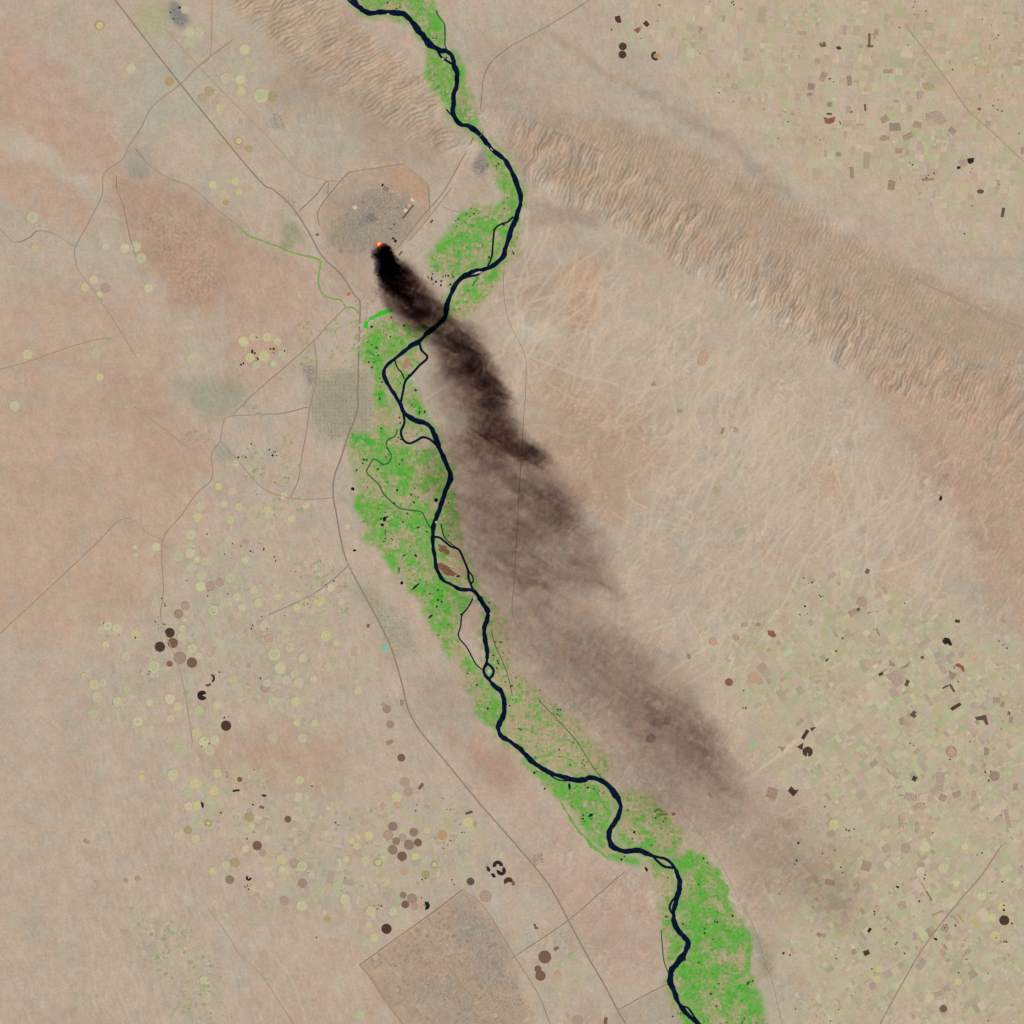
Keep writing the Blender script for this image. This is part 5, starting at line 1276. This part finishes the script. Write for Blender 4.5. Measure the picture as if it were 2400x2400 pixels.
for k, (x, y, rx, ry, a, lab) in enumerate([(1335, 1843, 3, 8, -.1, 'dark long pond beside the lower bend'), (1385, 1911, 6, 3, -.5, 'dark pond in the lower west bank fields'), (827, 1146, 4, 4, .3, 'dark square pond at the west edge of the middle fields'), (901, 1217, 4, 6, .2, 'upper dark pond on the west bank'), (896, 1230, 4, 4, .2, 'lower dark pond on the west bank'), (942, 1366, 4, 4, 0, 'dark pond at the valley edge by the strip'), (974, 1375, 12, 2, -.72, 'long black strip pond at the valley edge'), (1009, 1445, 8, 2, -.7, 'thin black strip pond below the long one'), (831, 1290, 4, 2.5, 0, 'tiny black pond beside the highway'), (871, 766, 3.4, 2.4, 0, 'dark pond by the bright green reeds'), (1515, 2037, 3, 6, -.4, 'dark green pond on the southern bank'), (1022, 1172, 5, 5, .6, 'dark marsh pond by the river bend')]):
    me, c, top = slab_mesh('pond', wobble(x, y, rx, ry, a, 12, .15, 60 + k), wm, .14)
    o = link('pond', me); o.location = P(c[0], c[1], top); tag(o, lab, 'pond', 'ponds of the valley', 'structure')

# bridge over the gorge
br = bpy.data.objects.new('bridge', None); col.objects.link(br)
bx, by = 1127, 317
br.location = P(bx, by, ground_z(bx, by) + .3); br.rotation_euler = (0, 0, math.radians(48))
me = bpy.data.meshes.new('deck'); L_, W_ = 3.0, .16
me.from_pydata([(-L_, -W_, 0), (L_, -W_, 0), (L_, W_, 0), (-L_, W_, 0), (-L_, -W_, .08), (L_, -W_, .08), (L_, W_, .08), (-L_, W_, .08)], [], [(3, 2, 1, 0), (4, 5, 6, 7), (0, 1, 5, 4), (1, 2, 6, 5), (2, 3, 7, 6), (3, 0, 4, 7)])
me.materials.append(field_mat((132, 130, 126), 0, .08)); link('deck', me, br)
for i in range(5):
    pm = bpy.data.meshes.new('pier'); a = .1
    pm.from_pydata([(-a, -.2, -.4), (a, -.2, -.4), (a, .2, -.4), (-a, .2, -.4), (-a, -.2, 0), (a, -.2, 0), (a, .2, 0), (-a, .2, 0)], [], [(0, 1, 5, 4), (1, 2, 6, 5), (2, 3, 7, 6), (3, 0, 4, 7)])
    pm.materials.append(field_mat((132, 130, 126), 0, .08)); o = link('pier', pm, br); o.location = (-2.4 + 1.2 * i, 0, 0)
tag(br, 'thin pale bridge over the river in the gorge between the hill ranges', 'bridge')

# ---------------------------------------------------------------- fire
def flame_mat(name, rgb, strength):
    m = bpy.data.materials.new(name); m.use_nodes = True
    nt = m.node_tree; nt.nodes.clear()
    e = nt.nodes.new('ShaderNodeEmission'); o = nt.nodes.new('ShaderNodeOutputMaterial')
    no = nt.nodes.new('ShaderNodeTexNoise'); no.inputs['Scale'].default_value = 1.2
    mr = nt.nodes.new('ShaderNodeMapRange'); mr.inputs['To Min'].default_value = strength * .5; mr.inputs['To Max'].default_value = strength * 1.4
    nt.links.new(no.outputs['Fac'], mr.inputs['Value']); nt.links.new(mr.outputs[0], e.inputs['Strength'])
    e.inputs['Color'].default_value = (*rgb, 1)
    nt.links.new(e.outputs[0], o.inputs[0])
    return m


def tongue(name, r, h, mat, lean, seed):
    """A flame tongue: a lathed teardrop with a leaning, twisting tip."""
    rr = np.random.default_rng(seed)
    prof = [(.55, 0), (.95, .12), (1, .25), (.8, .45), (.5, .65), (.25, .83), (0.02, 1)]
    ns = 12
    V, F = [], []
    ph = rr.uniform(0, 6, 3)
    for a, t in prof:
        for i in range(ns):
            th = 2 * math.pi * i / ns
            q = a * r * (1 + .22 * math.sin(3 * th + ph[0] + 4 * t) + .12 * math.sin(5 * th + ph[1]))
            V.append((q * math.cos(th) + lean[0] * t * t, q * math.sin(th) + lean[1] * t * t, h * t))
    for k in range(len(prof) - 1):
        for i in range(ns):
            j = (i + 1) % ns
            F.append((k * ns + i, k * ns + j, (k + 1) * ns + j, (k + 1) * ns + i))
    me = bpy.data.meshes.new(name); me.from_pydata(V, [], F); me.materials.append(mat)
    return me


f_red = flame_mat('flame_red', (1.0, .055, .03), 1.1)
f_org = flame_mat('flame_orange', (1.0, .24, .06), 1.5)
f_yel = flame_mat('flame_yellow', (1.0, .50, .10), 1.4)
fire = bpy.data.objects.new('refinery_fire', None); col.objects.link(fire)
fire.location = P(888, 572, ground_z(888, 572))
for i, (ox, oy, r, h, m) in enumerate([(-5.5, 2.2, 2.6, .8, f_red), (-2.5, -1.2, 2.6, 1.1, f_org), (0.0, 0.2, 2.6, 1.3, f_yel), (3.0, -2.2, 2.6, 1.1, f_org), (6.0, -1.0, 2.6, .9, f_red), (1.5, 2.6, 2.4, .9, f_red), (-1.5, 3.4, 2.0, .8, f_org)]):
    o = link('flame', tongue('flame', r * S, h, m, (.15, -.2), i), fire); o.location = (ox * S, -oy * S, 0)
tag(fire, 'orange and red flames at the head of the black smoke', 'fire')
f2 = bpy.data.objects.new('field_fire', None); col.objects.link(f2)
f2.location = P(990, 2123, ground_z(990, 2123) + .1)
for i, (oy, r) in enumerate([(-4, 1.2), (-1, 1.6), (2, 1.6), (5, 1.2)]):
    o = link('flame', tongue('flame', r * S, .5, f_red if i % 2 else f_org, (-.1, .1), 20 + i), f2); o.location = (0, -oy * S, 0)
tag(f2, 'thin line of red fire on the rim of the black half circle', 'fire')

# ---------------------------------------------------------------- the smoke plume
# lobes: map x, y, height, half length, half width, half depth, heading (degrees down from east), optical depth
LOBES = [
    (900, 588, 2.2, 17, 14, 2, 55, 4.5), (905, 600, 2.6, 24, 21, 2.2, 55, 4.5), (883, 602, 1.6, 10, 9, 1.2, 0, 3), (914, 622, 3, 34, 30, 2.6, 60, 4), (908, 640, 2.6, 36, 23.52, 2.2, 72, 2.24), (930, 650, 3.4, 44, 42.336, 2.8, 58, 2.08), (950, 682, 3.6, 54, 51.744, 3, 54, 1.36),
    (968, 640, 3.6, 40, 25.872, 3, 40, 0.32), (984, 712, 3.8, 60, 56.7, 3.2, 48, 1.032), (948, 726, 3.4, 50, 38.556, 3, 52, 0.567), (1016, 744, 4, 56, 53.222, 3.2, 44, 0.844), (985, 762, 3.6, 50, 41.126, 3, 40, 0.483),
    (1068, 800, 4.4, 76, 58.24, 3.6, 42, 0.765), (1104, 850, 4.6, 76, 62.899, 3.6, 50, 0.668), (1066, 836, 4.2, 70, 65.229, 3.6, 48, 0.275), (1140, 890, 4.8, 66, 48.922, 3.6, 52, 0.629), (1166, 926, 4.8, 56, 44.262, 3.6, 58, 0.708), (1112, 800, 4.6, 56, 37.274, 3.4, 48, 0.275), (1098, 900, 4.2, 90, 69.888, 3.6, 50, 0.314), (1060, 925, 4, 90, 76.877, 3.6, 40, 0.141), (1150, 955, 4.6, 70, 69.888, 3.6, 60, 0.275),
    (1168, 1000, 5, 66, 69.888, 3.8, 62, 0.473), (1140, 1015, 4.8, 110, 93.184, 3.8, 50, 0.314), (1205, 1042, 5, 72, 48.922, 3.8, 34, 0.491), (1250, 1066, 5, 64, 32.614, 3.6, 32, 0.689), (1180, 1085, 4.8, 110, 69.888, 3.8, 38, 0.262), (1110, 1120, 4.6, 130, 116.48, 4, 50, 0.145),
    (1312, 1175, 5.2, 66, 52.237, 3.8, 42, 0.281), (1250, 1130, 5, 90, 71.232, 3.8, 45, 0.176), (1235, 1205, 5, 110, 90.227, 4, 25, 0.194), (1325, 1228, 5.2, 80, 54.611, 3.8, 28, 0.147), (1290, 1290, 5.2, 150, 130.592, 4.2, 45, 0.171), (1165, 1260, 5, 150, 130.592, 4.2, 55, 0.133), (1265, 1358, 5.2, 90, 54.611, 3.8, -8, 0.147), (1385, 1350, 5.4, 80, 54.611, 4, 28, 0.205), (1440, 1388, 5.4, 52, 28.493, 3.8, 32, 0.205), (1400, 1300, 5.4, 100, 54.611, 4, 50, 0.115), (1180, 1420, 5, 160, 154.336, 4.2, 50, 0.082),
    (1330, 1500, 5.4, 200, 154.336, 4.4, 45, 0.102), (1400, 1560, 5.4, 140, 156, 4.4, 42, 0.07), (1475, 1568, 5.6, 120, 118.56, 4.2, 42, 0.118), (1545, 1640, 5.6, 120, 115.44, 4.2, 48, 0.125), (1600, 1700, 5.6, 110, 99.84, 4.2, 52, 0.138), (1660, 1755, 5.6, 86, 71.76, 4, 56, 0.215), (1702, 1822, 5.6, 72, 68.64, 4, 60, 0.145), (1730, 1880, 5.6, 64, 78, 4, 40, 0.09), (1540, 1780, 5.4, 170, 171.6, 4.4, 45, 0.083), (1620, 1880, 5.4, 140, 156, 4.4, 35, 0.056),
    (1820, 1960, 5.6, 140, 140.4, 4.4, 45, 0.09), (1930, 2055, 5.6, 110, 109.2, 4.2, 42, 0.097), (1980, 2130, 5.6, 90, 99.84, 4.2, 60, 0.056), (1850, 2080, 5.6, 110, 118.56, 4.2, 40, 0.041), (1060, 1650, 5, 110, 94.976, 4.2, 45, 0.061), (1000, 1600, 5, 70, 59.36, 4.2, 60, 0.025), (1150, 1790, 5, 90, 93.6, 4.2, 40, 0.034),
    (1120, 1190, 4.8, 230, 120, 4, 62, 0.148), (1230, 1380, 5, 240, 170, 4.2, 50, 0.069), (1380, 1600, 5.2, 250, 150, 4.2, 45, 0.095), (1560, 1760, 5.4, 240, 130, 4.2, 45, 0.12), (1300, 1180, 5, 150, 90, 4, 55, 0.138),
]
OUTLINE = [(858, 640), (862, 575), (880, 560), (915, 560), (970, 592), (1030, 640), (1075, 700), (1130, 735), (1210, 820), (1250, 920), (1320, 1030), (1400, 1110), (1500, 1230), (1580, 1370), (1660, 1500), (1770, 1650), (1800, 1840), (1920, 1880), (2060, 2030), (2100, 2160), (2040, 2240), (1880, 2200), (1740, 2120), (1540, 2020), (1380, 1900), (1240, 1880), (1080, 1840), (940, 1740), (920, 1640), (930, 1500), (930, 1110), (930, 880), (905, 808), (876, 720)]
DRIFT = (.577, .817)          # down-wind direction on the map
BLEND = 34.0                  # neighbouring sections fade into each other over twice this length
SECTIONS = [('dense_head', .25, -1e6, 1218), ('black_trail', .19, 1218, 1579), ('brown_trail', .18, 1579, 1981), ('thin_veil', .13, 1981, 1e6)]


def clip(poly, d, keep_above):
    """Part of a map polygon down wind (or up wind) of the line at distance d."""
    out = []
    f = lambda p: (p[0] * DRIFT[0] + p[1] * DRIFT[1] - d) * (1 if keep_above else -1)
    for i, p in enumerate(poly):
        q = poly[(i + 1) % len(poly)]
        a, b_ = f(p), f(q)
        if a >= 0:
            out.append(p)
        if a * b_ < 0:
            t = a / (a - b_)
            out.append((p[0] + (q[0] - p[0]) * t, p[1] + (q[1] - p[1]) * t))
    return out


def smoke_material(lobes, step_rate, ox, oy, d0, d1, fine=False):
    mat = bpy.data.materials.new('oil_smoke'); mat.use_nodes = True
    nt = mat.node_tree; nt.nodes.clear()
    N, Lk = nt.nodes.new, nt.links.new
    out = N('ShaderNodeOutputMaterial')
    pv = N('ShaderNodeVolumeAbsorption')      # sooty oil smoke swallows light, blue first
    pv.inputs['Color'].default_value = (.30, .175, .17, 1)
    Lk(pv.outputs[0], out.inputs['Volume'])
    tc = N('ShaderNodeTexCoord')
    # billowing displacement of the sampling point, wider farther down wind
    nz = N('ShaderNodeTexNoise'); nz.inputs['Scale'].default_value = .085; nz.inputs['Detail'].default_value = 3; nz.inputs['Roughness'].default_value = .62
    Lk(tc.outputs['Object'], nz.inputs['Vector'])
    sb = N('ShaderNodeVectorMath'); sb.operation = 'SUBTRACT'; sb.inputs[1].default_value = (.5, .5, .5); Lk(nz.outputs['Color'], sb.inputs[0])
    ln = N('ShaderNodeVectorMath'); ln.operation = 'LENGTH'; Lk(tc.outputs['Object'], ln.inputs[0])
    mr = N('ShaderNodeMapRange'); mr.inputs['From Min'].default_value = 0; mr.inputs['From Max'].default_value = 160; mr.inputs['To Min'].default_value = 9; mr.inputs['To Max'].default_value = 24
    Lk(ln.outputs['Value'], mr.inputs['Value'])
    sc = N('ShaderNodeVectorMath'); sc.operation = 'SCALE'; Lk(sb.outputs[0], sc.inputs[0]); Lk(mr.outputs[0], sc.inputs['Scale'])
    fl = N('ShaderNodeVectorMath'); fl.operation = 'MULTIPLY'; fl.inputs[1].default_value = (1, 1, .12); Lk(sc.outputs[0], fl.inputs[0])
    ad = N('ShaderNodeVectorMath'); ad.operation = 'ADD'; Lk(tc.outputs['Object'], ad.inputs[0]); Lk(fl.outputs[0], ad.inputs[1])
    pos = ad.outputs[0]
    if fine:      # cauliflower billows close to the fire, fading out down wind
        nf = N('ShaderNodeTexNoise'); nf.inputs['Scale'].default_value = .38; nf.inputs['Detail'].default_value = 3; nf.inputs['Roughness'].default_value = .6
        Lk(tc.outputs['Object'], nf.inputs['Vector'])
        sf = N('ShaderNodeVectorMath'); sf.operation = 'SUBTRACT'; sf.inputs[1].default_value = (.5, .5, .5); Lk(nf.outputs['Color'], sf.inputs[0])
        mf = N('ShaderNodeMapRange'); mf.inputs['From Min'].default_value = 25; mf.inputs['From Max'].default_value = 58; mf.inputs['To Min'].default_value = 6.5; mf.inputs['To Max'].default_value = 0
        Lk(ln.outputs['Value'], mf.inputs['Value'])
        cf = N('ShaderNodeVectorMath'); cf.operation = 'SCALE'; Lk(sf.outputs[0], cf.inputs[0]); Lk(mf.outputs[0], cf.inputs['Scale'])
        af = N('ShaderNodeVectorMath'); af.operation = 'ADD'; Lk(pos, af.inputs[0]); Lk(cf.outputs[0], af.inputs[1])
        pos = af.outputs[0]
    total = None
    for x, y, z, a, b_, c, hd, tau in lobes:
        mp = N('ShaderNodeMapping'); mp.vector_type = 'TEXTURE'
        mp.inputs['Location'].default_value = ((x - ox) * S, (oy - y) * S, z + .6)
        mp.inputs['Rotation'].default_value = (0, 0, -math.radians(hd))
        mp.inputs['Scale'].default_value = (a * S * 1.15, b_ * S * 1.15, c)
        Lk(pos, mp.inputs['Vector'])
        l2 = N('ShaderNodeVectorMath'); l2.operation = 'DOT_PRODUCT'; Lk(mp.outputs[0], l2.inputs[0]); Lk(mp.outputs[0], l2.inputs[1])
        rm = N('ShaderNodeMapRange'); rm.interpolation_type = 'SMOOTHSTEP'
        rm.inputs['From Min'].default_value = 1; rm.inputs['From Max'].default_value = 0
        rm.inputs['To Min'].default_value = 0; rm.inputs['To Max'].default_value = tau / (c * 1.15)
        Lk(l2.outputs['Value'], rm.inputs['Value'])
        if total is None:
            total = rm.outputs[0]
        else:
            s2 = N('ShaderNodeMath'); s2.operation = 'ADD'; Lk(total, s2.inputs[0]); Lk(rm.outputs[0], s2.inputs[1]); total = s2.outputs[0]
    # wisps
    n2 = N('ShaderNodeTexNoise'); n2.inputs['Scale'].default_value = .16; n2.inputs['Detail'].default_value = 4; n2.inputs['Roughness'].default_value = .6
    Lk(pos, n2.inputs['Vector'])
    r2 = N('ShaderNodeMapRange'); r2.inputs['From Min'].default_value = .3; r2.inputs['From Max'].default_value = .7; r2.inputs['To Min'].default_value = .12; r2.inputs['To Max'].default_value = 1.8
    Lk(n2.outputs['Fac'], r2.inputs['Value'])
    ml = N('ShaderNodeMath'); ml.operation = 'MULTIPLY'; Lk(total, ml.inputs[0]); Lk(r2.outputs[0], ml.inputs[1])
    dens = ml.outputs[0]
    dp = N('ShaderNodeVectorMath'); dp.operation = 'DOT_PRODUCT'; Lk(tc.outputs['Object'], dp.inputs[0]); dp.inputs[1].default_value = (DRIFT[0], -DRIFT[1], 0)
    base = ox * DRIFT[0] + oy * DRIFT[1]
    for d, rising in ((d0, True), (d1, False)):
        if abs(d) < 1e5:
            w = N('ShaderNodeMapRange')
            w.inputs['From Min'].default_value = (d - BLEND - base) * S; w.inputs['From Max'].default_value = (d + BLEND - base) * S
            w.inputs['To Min'].default_value = 0 if rising else 1; w.inputs['To Max'].default_value = 1 if rising else 0
            Lk(dp.outputs['Value'], w.inputs['Value'])
            mw = N('ShaderNodeMath'); mw.operation = 'MULTIPLY'; Lk(dens, mw.inputs[0]); Lk(w.outputs[0], mw.inputs[1]); dens = mw.outputs[0]
    Lk(dens, pv.inputs['Density'])
    mat.cycles.volume_step_rate = step_rate
    return mat


def build_smoke():
    ox, oy = 893, 580
    root = bpy.data.objects.new('smoke_plume', None); col.objects.link(root)
    root.location = P(ox, oy, 0)
    tag(root, 'long black smoke plume thinning to brown haze as it drifts southeast from the refinery', 'smoke', kind='thing')
    for k, (name, rate, d0, d1) in enumerate(SECTIONS):
        hull = OUTLINE
        if d0 > -1e5: hull = clip(hull, d0 - BLEND - 3, True)
        if d1 < 1e5: hull = clip(hull, d1 + BLEND + 3, False)
        m = len(hull)
        V = [((x - ox) * S, (oy - y) * S, z) for z in (.55 + .07 * k, 10.4 + .07 * k) for x, y in hull]      # no two sections share a plane
        F = [list(range(m)), [i + m for i in range(m)][::-1]] + [(i, i + m, (i + 1) % m + m, (i + 1) % m) for i in range(m)]
        me = bpy.data.meshes.new(name); me.from_pydata(V, [], F)
        near = [q for q in LOBES if poly_sd(hull, np.array([float(q[0])]), np.array([float(q[1])]))[0] > -(q[3] * 1.15 + 26)]
        me.materials.append(smoke_material(near, rate, ox, oy, d0, d1, name == 'dense_head'))
        link(name, me, root)


scene.cycles.volume_max_steps = 512
build_smoke()
